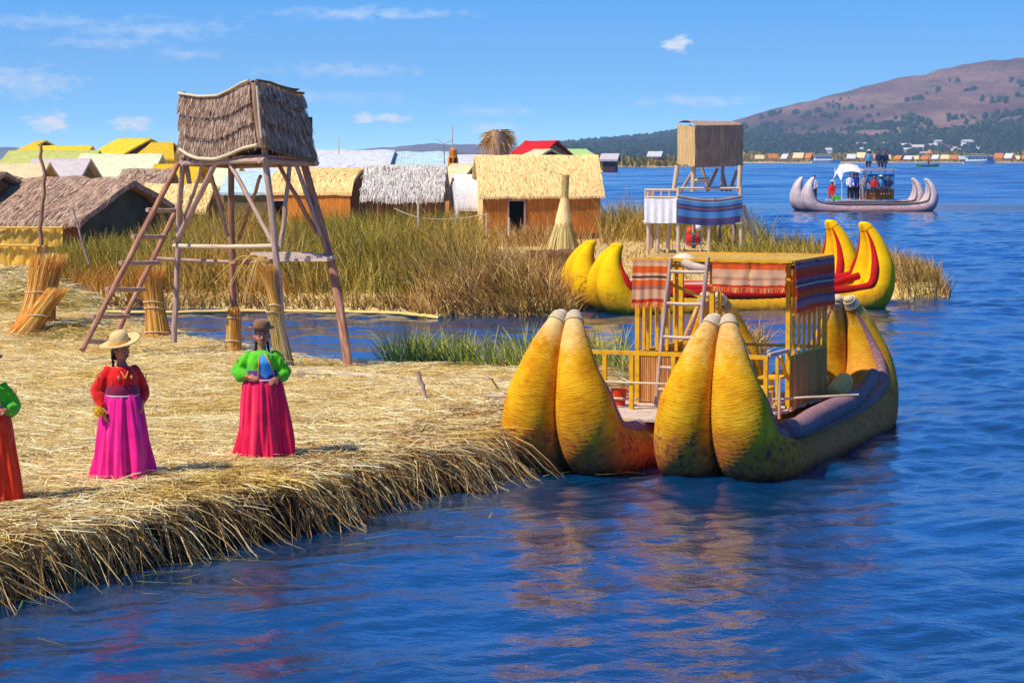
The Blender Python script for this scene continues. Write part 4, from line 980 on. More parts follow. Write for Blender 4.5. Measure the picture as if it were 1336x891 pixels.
# ---- small distant people
def small_person(loc, label, top, low, pose='stand', hat=None, rz=0.0, sc=1.0, group='passengers on the grey reed boat'):
    root = empty('person', loc, label, 'person', group, rz)
    zh = .86 if pose == 'stand' else .45
    m = MB(); m.tube([(0, 0, zh - .05), (0, 0, zh + .2), (0, 0, zh + .48), (0, 0, zh + .58), (0, 0, zh + .66)], [.15, .14, .17, .06, .05], 10, sy=.7)
    m.ball((0, -.01, zh + .76), (.085, .10, .12)); sw = random.uniform(-.1, .15)
    for sd_ in (-1, 1):
        m.tube([(sd_ * .17, 0, zh + .50), (sd_ * .22, -.03, zh + .25), (sd_ * .2, -.12 - sw, zh + .05)], [.05, .042, .032], 8); m.ball((sd_ * .2, -.13 - sw, zh + .02), .045, 8, 6)
        if pose == 'stand': m.tube([(sd_ * .09, 0, zh), (sd_ * .1, -.02, .45), (sd_ * .1, 0, .06)], [.09, .065, .045], 8); m.ball((sd_ * .1, -.05, .04), (.05, .12, .04), 8, 6)
        else: m.tube([(sd_ * .1, 0, zh), (sd_ * .1, -.42, zh), (sd_ * .1, -.44, .06)], [.09, .075, .045], 8); m.ball((sd_ * .1, -.5, .04), (.05, .12, .04), 8, 6)
    for v_ in range(len(m.v)): m.v[v_] = tuple(c_ * sc for c_ in m.v[v_])
    b = m.build('body', M['skin'], root); remesh(b, .03, smooth=1)
    m = MB(); m.tube([(0, 0, zh - .02), (0, 0, zh + .2), (0, 0, zh + .46), (0, 0, zh + .60)], [.18, .17, .20, .08], 12, sy=.75)
    for sd_ in (-1, 1): m.tube([(sd_ * .17, 0, zh + .52), (sd_ * .22, -.03, zh + .25), (sd_ * .2, -.10 - sw, zh + .10)], [.07, .06, .05], 8)
    for v_ in range(len(m.v)): m.v[v_] = tuple(c_ * sc for c_ in m.v[v_])
    m.build('shirt', M[top], root); m = MB()
    for sd_ in (-1, 1):
        if pose == 'stand': m.tube([(sd_ * .08, 0, zh + .03), (sd_ * .1, -.02, .45), (sd_ * .1, 0, .12)], [.115, .085, .07], 8)
        else: m.tube([(sd_ * .1, .05, zh + .02), (sd_ * .1, -.42, zh + .01), (sd_ * .1, -.44, .14)], [.11, .09, .065], 8)
    for v_ in range(len(m.v)): m.v[v_] = tuple(c_ * sc for c_ in m.v[v_])
    m.build('trousers', M[low], root)
    m = MB(); m.ball((0, .015, zh + .80), (.095, .11, .105))
    if hat: m.tube([(0, 0, zh + .81), (0, 0, zh + .83)], [.2, .19], 14)
    for v_ in range(len(m.v)): m.v[v_] = tuple(c_ * sc for c_ in m.v[v_])
    m.build('hat' if hat else 'hair', M[hat or 'hair'], root)
B3 = lambda s, t, z: Matrix.Translation(b3.location) @ Euler((0, 0, b3.rotation_euler.z)).to_matrix().to_4x4() @ Vector((s, t, z))
ppl = [(1.1, 1.35, .70, 'person in a white jacket standing at the bow of the grey boat', 'shirt_white', 'trousers', 'stand', None),
       (2.35, .9, .84, 'person in red sitting near the bow of the grey boat', 'shirt_red', 'shirt_red', 'sit', 'cloth_white'),
       (3.6, .55, .84, 'person in a white top and dark trousers under the white awning', 'shirt_white', 'trousers', 'stand', None),
       (4.02, .75, .84, 'person in a bright blue jacket under the white awning', 'shirt_blue', 'trousers', 'stand', None),
       (4.45, 1.4, .84, 'person in dark clothes behind the blue jacket', 'shirt_navy', 'trousers', 'stand', None),
       (4.6, .20, .84, 'person in pale grey leaning at the cabin front', 'shirt_grey', 'shirt_grey', 'stand', None),
       (5.35, .10, 1.22, 'person in red seated at the cabin side', 'shirt_red', 'trousers', 'sit', None),
       (5.85, .10, 1.22, 'person in light blue seated at the cabin side', 'shirt_teal', 'trousers', 'sit', 'cloth_white'),
       (6.4, .10, 1.22, 'person in navy seated at the cabin side', 'shirt_navy', 'trousers', 'sit', None),
       (5.15, .8, 3.11, 'person with a white hat sitting on the left of the boat roof', 'shirt_teal', 'trousers', 'sit', 'cloth_white'),
       (5.9, .8, 3.11, 'person in navy sitting in the middle of the boat roof', 'shirt_navy', 'trousers', 'sit', None),
       (6.45, 1.0, 3.11, 'person in dark blue sitting at the right end of the boat roof', 'shirt_navy', 'trousers', 'sit', None)]
for s, t, z, lb, a, b_, ps, ht in ppl:
    small_person(B3(s, t, z), lb, a, b_, ps, ht, rz=random.uniform(-.5, .5), sc=1.12 if ps == 'stand' else 1.08)

# ================================================================== sheaves, straw heaps
def sheaf(name, label, base, top, rb, rn, rt, H1, n, mat='sheaf', group=None, cords=(.25, .55), wd=.014, cat='reed sheaf', flare=.5, core='mat_orange'):
    """a bound bundle of reeds: foot radius, waist radius at fraction H1, tip radius"""
    base, top = Vector(base), Vector(top); root = empty(name, base, label, cat, group); ax = top - base; H = ax.length
    a = rng.uniform(0, 6.28, n); q = np.sqrt(rng.random(n)); seg = 6; V = np.zeros((n, seg + 1, 2, 3)); axn = np.array(ax)
    tw = rng.normal(0, .25, n); hl = rng.uniform(.72, 1.05, n)
    sd_ = np.stack([-np.sin(a), np.cos(a), np.zeros(n)], 1) + rng.normal(0, .35, (n, 3)); sd_ /= np.linalg.norm(sd_, axis=1, keepdims=True)
    for i in range(seg + 1):
        t = i / seg * hl
        r_ = np.where(t < H1, rb + (rn - rb) * np.sin(np.clip(t / H1, 0, 1) * 1.57), rn + (rt - rn) * np.clip((t - H1) / (1 - H1), 0, 1.1) ** 1.6) * (.75 + .35 * q)
        ang = a + tw * t
        p = axn[None] * t[:, None] + np.stack([np.cos(ang) * r_, np.sin(ang) * r_, -flare * np.clip(t - H1, 0, 1) ** 2 * r_ * 2], 1)
        wv = (wd * (1 - .6 * t) * .5 * rng.uniform(.7, 1.3, n))[:, None]
        V[:, i, 0] = p - sd_ * wv; V[:, i, 1] = p + sd_ * wv
    b = (np.arange(n) * (seg + 1) * 2)[:, None]; Fs = np.concatenate([b + np.array([[2 * i, 2 * i + 1, 2 * i + 3, 2 * i + 2]]) for i in range(seg)])
    o = npmesh('stalks', V.reshape(-1, 3), Fs, M[mat], root); o['kind'] = 'stuff'
    m = MB(); m.tube([ax * f for f in (0, H1 * .5, H1, min(1, H1 + .1))], [rb * .8, (rb + rn) * .42, rn * .8, rn * .5], 12); m.build('core', M[core], root)
    for f in cords:
        r_ = (rb + (rn - rb) * math.sin(min(1, f / H1) * 1.57)) * 1.1 + .01 if f < H1 else rn * 1.1 + .01
        m = MB(); m.tube([ax * f + Vector((math.cos(t) * r_, math.sin(t) * r_, .01 * math.sin(3 * t))) for t in np.linspace(0, 2 * math.pi, 17)], .011, 6, caps=False); m.build('binding', M['rope'], root)
    return root
def heap(name, label, c, rx, ry, h, n, mat='straw', seed=0, L=(.3, .8), rot=0.0):
    """pile of straw: blades laid over a mound (a thing of its own)"""
    c = Vector(c); a = rng.uniform(0, 6.28, n); q = rng.random(n) ** .6
    x, y = np.cos(a) * q, np.sin(a) * q; z = h * (1 - q ** 2) * (.8 + .4 * vnoise(x * 3, y * 3, 1, seed))
    ang = 1.2 * rng.normal(0, 1, n) + a * .5 + seed
    dirs = np.stack([np.cos(ang), np.sin(ang), rng.normal(.12, .15, n)], 1)
    X_, Y_ = x * rx, y * ry; xr = X_ * math.cos(rot) - Y_ * math.sin(rot); yr = X_ * math.sin(rot) + Y_ * math.cos(rot)
    V, Fq = blade_mesh(np.stack([xr, yr, z], 1), dirs, rng.uniform(*L, n), rng.uniform(.010, .02, n), rng.uniform(.1, .6, n), 3)
    root = empty(name, c, label, 'straw heap'); o = npmesh('stalks', V, Fq, M[mat], root); o['kind'] = 'stuff'
    m = MB(); P = [[(rx * math.cos(t) * r_ * math.cos(rot) - ry * math.sin(t) * r_ * math.sin(rot), rx * math.cos(t) * r_ * math.sin(rot) + ry * math.sin(t) * r_ * math.cos(rot), h * (1 - r_ ** 2) * .85 - .03) for t in np.linspace(0, 2 * math.pi, 21)] for r_ in (.02, .3, .6, .85, 1.0)]
    m.grid(P); m.build('mound', M['straw_ground'], root); return root
def zat(px, py, guess=.5):
    g = gp(px, py, guess)
    for _ in range(4): g = gp(px, py, ztop(g.x, g.y))
    return g
b = zat(42, 443); sheaf('reed_sheaf', 'tallest golden reed sheaf standing under the crooked pole at the left', b, (b.x + .28, b.y + .3, b.z + 1.62), .42, .27, .34, .62, 1500, cords=(.22, .56), wd=.02)
b = zat(22, 446); sheaf('reed_sheaf', 'slanting golden reed sheaf at the far left leaning on the tall one', b, (b.x + .75, b.y + .2, b.z + 1.0), .34, .20, .2, .7, 700, cords=(.5,), wd=.02)
b = zat(207, 442); sheaf('reed_sheaf', 'golden reed sheaf with bushy top standing between ladder and left tower leg', b, (b.x - .16, b.y, b.z + 1.42), .235, .17, .30, .50, 1100, cords=(.10, .42, .5), wd=.016)
b = zat(372, 480); sheaf('reed_sheaf', 'slim reed sheaf bound round the front tower leg, its tips flaring left', b, at(357, 398, b.y - .08) , .15, .12, .13, .8, 600, cords=(.12, .9), wd=.014, mat='sheaf_pale')
q = at(360, 404, b.y - .16); sheaf('reed_sheaf', 'golden reed tuft tied high on the front tower leg fanning up to the left', q, at(345, 338, b.y - .2), .07, .07, .17, .25, 500, cords=(.1,), wd=.011)
b = zat(305, 462); sheaf('reed_sheaf', 'golden reeds wrapped round the rear tower leg behind the green jacket', b, at(305, 402, b.y), .135, .12, .10, .85, 500, cords=(.3, .8), wd=.014)
b = zat(100, 448); heap('straw_heap', 'low heap of yellow straw left of the ladder foot', (b.x - .2, b.y, b.z - .05), 1.15, .9, .34, 2600, 'sheaf_pale', 3)
b = zat(14, 430); heap('straw_heap', 'big heap of golden straw at the left edge behind the sheaves', (b.x - .2, b.y + 2.2, b.z - .1), 1.5, 1.9, .8, 3800, 'sheaf_pale', 5)
b = zat(12, 400); heap('straw_heap', 'grey green heap of cut reeds before the yellow mat fence', (b.x - .5, b.y + 2, .45), 2.0, 2.6, .8, 3000, 'straw', 6)
b = zat(18, 350); heap('straw_heap', 'rolled straw ridge lying at the foot of the yellow mat fence', (b.x - .5, b.y - 2.5, .5), 2.6, 1.2, .6, 2200, 'sheaf_pale', 8)
pole_thing('leaning_board', 'pale split board leaning on the tallest reed sheaf', 'board', [zat(38, 440), at(47, 395, 46.3), at(52, 372, 46.6)], .06, .045, 'pole_pale', wob=.0)
pole_thing('crooked_pole', 'tall crooked bare pole rising from the tallest reed sheaf', 'pole', [at(53, 320, 47), at(54, 285, 47), at(57, 232, 47), at(53, 190, 47)], .05, .03, 'pole_red', seed=3, wob=.08)
pole_thing('leaning_stick', 'thin stick leaning left before the reeds under the brown hut gable', 'stick', [at(116, 345, 58), at(107, 315, 58), at(95, 272, 58)], .035, .02, 'pole', seed=5)
# loose thin stalks arching from the tied tuft
q = at(352, 352, 37.9); root = empty('stray_stalks', q, 'few pale stalks arching left from the tied tuft on the front leg', 'reed stalks')
for i in range(9):
    e = Vector((-random.uniform(.3, 1.0), random.uniform(-.2, .2), -random.uniform(.1, .75)))
    m = MB(); m.tube(sm_path([(0, 0, 0), (e.x * .45, e.y * .5, .12 + random.uniform(0, .15)), (e.x, e.y, e.z)], 9), [.009 - .0008 * k for k in range(9)], 4); m.build('stalk', M['roll_pale'], root)

# ================================================================== the tall watchtower
Ln, Ll, Lr = 38.5, 40.9, 39.4
tw = empty('watchtower', gp(340, 462, .45), 'tall grey thatched lookout hut on splayed bare poles beside the channel', 'watchtower')
def wt(pts, r0, r1, name, mat='pole', n=10, wob=.02, seed=0):
    Q = sm_path([tuple(p) for p in pts], 12); m = MB()
    m.tube([Vector(p) + Vector((mnoise.noise(Vector((i * .45, seed, 2))), mnoise.noise(Vector((i * .45, seed, 5))), 0)) * wob for i, p in enumerate(Q)], [r0 + (r1 - r0) * i / 11 + r0 * .12 * mnoise.noise(Vector((i, seed, 7))) for i in range(12)], n)
    return m.build(name, M[mat], tw, world=True)
YB = Ll + Lr - Ln
wt([gp(227, 447, .68), at(232, 330, 41.3), at(238, 205, Ll)], .055, .05, 'leg', seed=1)
wt([gp(305, 463, .40), at(303, 345, 41.8), at(301, 212, YB - .3)], .062, .055, 'leg', 'pole_red', seed=2)
wt([gp(373, 482, .45), at(361, 345, 38.5), at(345, 193, Ln + .1)], .062, .055, 'leg', seed=3)
wt([gp(458, 502, .20), at(434, 352, 39.1), at(392, 200, Lr)], .085, .065, 'leg', 'pole_red', seed=4)
for i, (a, b_, ya, yb, r_, mt) in enumerate([((230, 316), (282, 212), 41.1, 39.9, .055, 'pole'), ((241, 285), (265, 214), 41.3, 40.4, .038, 'pole'), ((357, 319), (300, 213), 38.6, 39.5, .042, 'pole'),
        ((366, 324), (379, 208), 38.8, 39.1, .04, 'pole'), ((419, 308), (383, 205), 39.2, 39.2, .04, 'pole'), ((413, 304), (364, 216), 39.3, 38.9, .04, 'pole_red'), ((297, 308), (272, 216), 41.6, 40.6, .04, 'pole'),
        ((312, 312), (340, 230), 41.6, 39.6, .034, 'pole_red'), ((243, 212), (247, 240), 41.0, 41.0, .05, 'pole')]):
    wt([at(*a, ya), at((a[0] + b_[0]) / 2, (a[1] + b_[1]) / 2, (ya + yb) / 2), at(*b_, yb)], r_, r_ * .9, 'brace', mt, 8, seed=10 + i)
wt([at(227, 321, 41.1), at(290, 322, 39.9), at(358, 321, 38.5)], .042, .038, 'cross_pole', 'pole_pale', seed=31)
wt([at(200, 337, 42.2), at(250, 340, 42.1), at(304, 342, 41.8)], .036, .034, 'cross_pole', seed=32)
wt([at(303, 344, 41.7), at(365, 340, 40.5), at(432, 336, 39.1)], .04, .04, 'cross_pole', 'pole_red', seed=33)
for i, (a, b_, y_) in enumerate([((330, 331), (406, 331), 39.6), ((340, 333), (425, 333), 39.3), ((352, 336), (436, 336), 39.0), ((360, 339), (430, 339), 38.75)]):
    p, q = at(*a, y_ + .5), at(*b_, y_); m = MB(); m.beam(p, q, .16, .05); m.build('plank', M['plank'], tw, world=True)
# floor of the hut
cN, cL, cR = at(341, 204, Ln), at(240, 208, Ll), at(408, 208, Lr); cB = cL + cR - cN
for i in range(9):
    f = (i + .5) / 9; a = cN.lerp(cR, f); b_ = cL.lerp(cB, f); m = MB(); m.beam(a + (a - b_) * .02, b_, .11, .05); m.build('floor_board', M['pole_red'], tw, world=True)
for a, b_ in ((cN, cL), (cR, cB), (cN, cR), (cL, cB)):
    m = MB(); d = (b_ - a) * .05; m.tube([a - d + Vector((0, 0, -.07)), b_ + d + Vector((0, 0, -.07))], .05, 8); m.build('floor_beam', M['pole'], tw, world=True)
def pl(pts, x): xs, ys = zip(*pts); return float(np.interp(x, xs, ys))
LFT = [[(238, 122), (250, 124), (262, 126), (285, 125), (305, 116), (318, 109), (330, 105)],
       [(238, 146), (250, 150), (265, 153), (285, 152), (305, 146), (322, 137), (333, 132)],
       [(238, 169), (250, 176), (262, 179), (285, 180), (305, 172), (320, 163), (336, 159)],
       [(238, 196), (250, 204), (262, 208), (285, 209), (305, 202), (320, 195), (342, 190)]]
RGT = [[(330, 105), (338, 106), (350, 108), (368, 115), (382, 121), (392, 122)],
       [(333, 126), (345, 128), (365, 134), (380, 140), (396, 141)],
       [(336, 156), (350, 160), (370, 167), (385, 172), (402, 172)],
       [(341, 192), (352, 195), (368, 200), (385, 205), (409, 209)]]
def tier(kind, i, mat):
    """one curtain of combed reed with ragged lower ends and a cord along its top"""
    top, bot = (LFT if kind == 'L' else RGT)[i:i + 2]; m = MB(); P = []; n = 150 if kind == 'L' else 100; nrow = 9
    x0 = [top[0][0], bot[0][0]]; x1 = [top[-1][0], bot[-1][0]]; comb = [random.gauss(0, 1) for _ in range(n)]; low = [random.gauss(0, 1) for _ in range(n)]
    outv = (Vector((-(cL - cN).y, (cL - cN).x, 0)) if kind == 'L' else Vector(((cR - cN).y, -(cR - cN).x, 0))).normalized()
    if outv.y > 0: outv = -outv
    for r_ in range(nrow):
        g_ = r_ / (nrow - 1) * 1.04; row = []
        for j in range(n):
            f = j / (n - 1); xa = x0[0] + (x1[0] - x0[0]) * f; xb = x0[1] + (x1[1] - x0[1]) * f
            ya, yb = pl(top, xa), pl(bot, xb); px = xa + (xb - xa) * g_; py = ya + (yb - ya) * g_ + (low[j] * .8 * max(0, g_ - .7) * 3)
            Yd = (Ll + (Ln - Ll) * f) if kind == 'L' else (Ln + (Lr - Ln) * f)
            bulge = .10 * math.sin(math.pi * f) * (.6 if kind == 'L' else .3)
            o = .03 + .05 * g_ + comb[j] * .012 + .018 * mnoise.noise(Vector((j * .22, g_ * 1.5, i * 7))) + .10 * (g_ > 1.0) * 0 - bulge
            row.append(at(px, py, Yd) + outv * o)
        P.append(row)
    m.grid(P, flip=(kind == 'L')); m.build('thatch_tier', M[mat], tw, world=True)
    # loose combed stalks over the curtain
    nb_ = 1500 if kind == 'L' else 900; f_ = rng.random(nb_); g0 = rng.random(nb_) ** .8 * .8; rt_ = []; dd = []
    for f, g_ in zip(f_, g0):
        pp = []
        for q_ in (g_, min(1.08, g_ + .3)):
            xa = x0[0] + (x1[0] - x0[0]) * f; xb = x0[1] + (x1[1] - x0[1]) * f; Yd = (Ll + (Ln - Ll) * f) if kind == 'L' else (Ln + (Lr - Ln) * f)
            pp.append(at(xa + (xb - xa) * q_, pl(top, xa) + (pl(bot, xb) - pl(top, xa)) * q_, Yd) + outv * (.055 + .05 * q_ - .10 * math.sin(math.pi * f) * (.6 if kind == 'L' else .3)))
        rt_.append(pp[0] - tw.location); dd.append(pp[1] - pp[0])
    rt_ = np.array(rt_); dd = np.array(dd); ln_ = np.linalg.norm(dd, axis=1) * rng.uniform(.7, 1.5, nb_); dd = dd / np.linalg.norm(dd, axis=1, keepdims=True) + rng.normal(0, .07, (nb_, 3)) + np.array(outv) * .10
    sd2 = np.tile(np.cross(np.array(outv), [0, 0, 1.]), (nb_, 1)) + rng.normal(0, .25, (nb_, 3))
    Vb, Fb = blade_mesh(rt_, dd, ln_, rng.uniform(.008, .020, nb_), rng.uniform(0, .1, nb_), 2, sd2, .6); ob_ = npmesh('loose_stalks', Vb, Fb, M['thatch_blades'], tw); ob_['kind'] = 'stuff'
    m = MB(); Q = []
    for j in range(26):
        f = j / 25; xa = x0[0] + (x1[0] - x0[0]) * f; Yd = (Ll + (Ln - Ll) * f) if kind == 'L' else (Ln + (Lr - Ln) * f)
        Q.append(at(xa, pl(top, xa), Yd) + outv * (.085 - .10 * math.sin(math.pi * f) * (.6 if kind == 'L' else .3)))
    m.tube(Q, .022 if i == 0 else .010, 8); m.build('tier_cord', M['rope' if kind == 'L' else 'rope_shaded'], tw, world=True)
for i in range(3): tier('L', i, 'thatch_brown'); tier('R', i, 'thatch_brown')
m = MB(); m.tube([at(240 + 102 * f, pl(LFT[3], 238 + 103 * f) - 1, Ll + (Ln - Ll) * f) + Vector((-.06, -.12, 0)) for f in np.linspace(0, 1, 22)], .03, 8); m.build('hem_roll', M['rope'], tw, world=True)
m = MB(); m.tube([at(409 - 68 * f, pl(RGT[3], 409 - 68 * f), Lr + (Ln - Lr) * f) + Vector((.06, -.1, 0)) for f in np.linspace(0, 1, 14)], .02, 8); m.build('hem_roll', M['rope_shaded'], tw, world=True)
m = MB(); m.tube([at(332, 108, Ln + .02), at(336, 150, Ln + .02), at(342, 193, Ln + .02)], [.07, .085, .08], 10); m.build('corner_bundle', M['thatch_brown'], tw, world=True)
m = MB(); m.tube([at(335, 112, Ln - .12), at(338, 150, Ln - .14), at(341, 180, Ln - .15)], .02, 7); m.build('corner_lath', M['rope'], tw, world=True)
m = MB(); m.tube([at(240, 120, Ll - .1), at(239, 160, Ll - .1), at(238, 202, Ll - .1)], .03, 7); m.build('corner_lath', M['thatch_brown'], tw, world=True)
# roof sheet over the hut, back walls
def edge(kind, f):
    if kind == 'L': x = 238 + 92 * f; return at(x, pl(LFT[0], x), Ll + (Ln - Ll) * f)
    x = 330 + 62 * f; return at(x, pl(RGT[0], x), Ln + (Lr - Ln) * f)
m = MB(); N = 14; P = []
e0 = edge('L', 1.0)
for i in range(N + 1):
    row = []
    for j in range(N + 1):
        a = edge('L', 1 - i / N); b_ = edge('R', j / N); p = a + (b_ - e0); p.z = a.z + (b_.z - e0.z) * .6 - .35 * (i / N) * (j / N) + .0; row.append(p)
    P.append(row)
m.grid(P); P = [[p - Vector((0, 0, .08)) for p in r_] for r_ in P]; m.grid(P, flip=True); m.build('roof_thatch', M['thatch_brown'], tw, world=True)
for a0, b0 in ((cL, cB), (cB, cR)):
    P = [[a0.lerp(b0, j / 20) + Vector((0, 0, z)) for j in range(21)] for z in (0, .2, .4, .6, .72)]; m = MB(); m.grid(P); m.build('back_wall', M['thatch_brown'], tw, world=True)
# ladder of the tower
def rl(f): return at(232 + (107 - 232) * f, 214 + (457 - 214) * f, 40.9 - 2.5 * f)
def rr_(f): return at(236 + (147 - 236) * f, 262 + (448 - 262) * f, 41.9 - 1.6 * f)
LR = [[rl(0), rl(.33) , rl(.66), rl(1)], [rr_(0), rr_(.33), rr_(.66), rr_(1)]]
def ln(a, b_, ya, yb): return (at(*a, ya), at(*b_, yb))
rg = [ln((192, 274), (236, 275), 40.6, 41.6), ln((173, 309), (216, 309), 40.0, 41.5), ln((157, 343), (206, 343), 39.6, 41.2), ln((139, 377), (188, 378), 39.2, 40.8), ln((120, 413), (168, 413), 38.8, 40.5), ln((112, 445), (151, 446), 38.5, 40.3)]
ladder('tower_ladder', 'long red brown pole ladder leaning against the left side of the tall lookout', LR, rg, ('pole_red', 'pole_red', 'pole'), .05)
# log and stake by the tower foot
pole_thing('driftwood_log', 'thick grey log lying on the straw behind the foot of the tower leg', 'log', [zat(385, 492) + Vector((0, 0, .05)), zat(450, 494) + Vector((0, 0, .05)), zat(560, 500) + Vector((0, 0, .03))], .085, .06, 'pole_pale', wob=.05)
pole_thing('stake', 'short forked dark stake stuck in the straw right of the tower', 'stake', [zat(556, 524), at(551, 505, 33.2), at(545, 484, 33.2)], .045, .03, 'pole', wob=.03)
pole_thing('stake', 'small bent twig stuck in the straw near the left bow of the near boat', 'stake', [zat(650, 506), at(642, 496, 34.2), at(634, 489, 34.2)], .018, .01, 'pole', wob=.03)

# ================================================================== second tower with blue cloths
YT = 86.0
t2 = empty('watchtower', gp(905, 327, .45), 'thatched box lookout on stilts draped with a blue striped cloth and a white cloth', 'watchtower')
def beam2(a, b_, w_, name, mat='pole', ya=YT, yb=YT, world=True):
    m = MB(); m.tube([at(*a, ya), at(*b_, yb)], w_, 8); return m.build(name, M[mat], t2, world=True)
for x0_, x1_, ytop, dy in ((846, 846, 250, 0), (858, 858, 290, .1), (871, 873, 290, .2), (885, 885, 245, -.5), (925, 925, 290, -.4), (967, 966, 244, -.4), (990, 970, 268, .4), (850, 850, 250, 2.4), (905, 905, 290, 2.4), (940, 938, 290, 2.4), (958, 958, 290, 2.4)):
    beam2((x0_, 330 if dy < 1 else 324), (x1_, ytop), .075, 'leg', 'pole_pale' if dy < 1 else 'pole', YT + dy, YT + dy)
for a, b_, dy in (((879, 250), (884, 216), -.3), ((904, 250), (905, 214), -.3), ((942, 250), (943, 216), .8), ((964, 250), (966, 216), -.3), ((888, 250), (905, 222), 1.6), ((925, 250), (915, 216), 1.6), ((922, 250), (936, 220), 1.4), ((952, 250), (962, 222), 1.4), ((904, 236), (926, 234), -.3), ((948, 250), (942, 222), 1.6)):
    beam2(a, b_, .09 if dy < .5 else .06, 'hut_post', 'pole' if dy > .5 else 'pole_pale', YT + dy, YT + dy)
# hut: sunlight on the left face put into paler thatch, right face long
hN, hL, hR = at(907, 218, YT - 1), at(884, 214, YT + .6), at(969, 216, YT + .5); hB = hL + hR - hN; HH = 53 / F * YT
def quadwall(a, b_, h, name, mat, par, nx=24, nz=8, jit=.03, ragged=.0, dz=0, conv=True):
    a, b_ = Vector(a), Vector(b_); d = (b_ - a); o = Vector((d.y, -d.x, 0)).normalized(); m = MB(); P = []
    for i in range(nz + 1):
        P.append([a + d * (j / nx) + Vector((0, 0, dz + h * i / nz + (random.uniform(-ragged, ragged) if i == 0 else 0))) + o * (jit * mnoise.noise(Vector((j * .9, i * .3, h))) + .02) for j in range(nx + 1)])
    m.grid(P); Q = [[p - o * .07 for p in r_] for r_ in P]; m.grid(Q, flip=True)
    return m.build(name, M[mat], par, world=True)
quadwall(hN, hR, HH, 'thatch_wall', 'thatch_brown', t2, ragged=.05); quadwall(hL, hN, HH * .97, 'thatch_wall', 'thatch_sunlit', t2, ragged=.05)
quadwall(hR, hB, HH * .9, 'thatch_wall', 'thatch_brown', t2); quadwall(hB, hL, HH * .9, 'thatch_wall', 'thatch_brown', t2)
P = [[hN + (hL - hN) * (i / 8) + (hR - hN) * (j / 12) + Vector((0, 0, HH + .02 + .12 * math.sin(math.pi * i / 8) - .05 * j / 12)) for j in range(13)] for i in range(9)]
m = MB(); m.grid(P); m.build('roof_thatch', M['thatch_roof'], t2, world=True)
for i in range(6):
    f = (i + .5) / 6; a = hN.lerp(hR, f); b_ = hL.lerp(hB, f); m = MB(); m.beam(a, b_, .3, .06); m.build('floor_board', M['pole'], t2, world=True)
# gallery floor and draped cloths
gA, gB, gC = at(842, 252, YT), at(884, 250, YT - .5), at(968, 249, YT - .4)
def drape(a, b_, zt_, zb, mat, name, nf, bow):
    a, b_ = Vector(a), Vector(b_); d = b_ - a; o = Vector((d.y, -d.x, 0)).normalized(); m = MB(); P = []
    for i in range(9):
        f = 1 - i / 8; P.append([Vector(((a + d * j / 30).x, (a + d * j / 30).y, zt_ + (zb - zt_) * f - bow * math.sin(math.pi * j / 30) * (1 - f * .4))) + o * (.10 + .03 * math.sin(j * nf) * (.3 + f)) for j in range(31)])
    m.grid(P); m.grid([[p - o * .02 for p in r_] for r_ in P], flip=True); m.build(name, M[mat], t2, world=True)
drape(gA, gB, 2.48, 1.56, 'cloth_white', 'white_cloth', .9, .03); drape(gB, gC, 2.62, 1.56, 'cloth_blue', 'blue_striped_cloth', .8, .16)
for a, b_, z in ((gA, gB, 2.78), (gA, gB, 2.50), (gB, gC, 2.84)):
    m = MB(); m.tube([(a.x, a.y, z), (b_.x, b_.y, z)], .045, 8); m.build('gallery_rail', M['pole_pale'], t2, world=True)
for f in (0, .25, .5, .75, 1):
    p = gA.lerp(gB, f); m = MB(); m.tube([(p.x, p.y, 1.5), (p.x, p.y, 2.8)], .035, 8); m.build('baluster', M['pole_pale'], t2, world=True)
for i in range(9):
    f = (i + .5) / 9; a = gA.lerp(gC, f); m = MB(); m.box((a.x, a.y + 1.1, 1.55), (.36, 2.5, .05)); m.build('gallery_board', M['plank'], t2, world=True)
ladder('gallery_ladder', 'short pale ladder climbing under the blue draped gallery', [[at(898, 262, YT + .2), at(895, 295, YT), at(891, 328, YT - .3)], [at(922, 262, YT + .2), at(918, 295, YT), at(913, 328, YT - .3)]],
       [(at(895, y, YT - .05), at(919, y, YT - .05)) for y in (275, 290, 305, 318)], ('pole_pale', 'pole_pale', 'pole_pale'), .04)
bd = empty('cloth_bundle', gp(905, 323, .45) + Vector((0, .5, 0)), 'red and orange bundle with white cloth hung under the draped tower', 'bundle')
m = MB(); m.ball((0, 0, .30), (.33, .25, .30), 14, 10); o = m.build('red_cloth', M['shirt_red'], bd); m = MB(); m.ball((-.1, -.05, .62), (.2, .18, .18), 12, 8); m.build('orange_cloth', M['orange'], bd); m = MB(); m.ball((.2, -.08, .78), (.14, .12, .13), 12, 8); m.build('white_cloth', M['cloth_white'], bd)

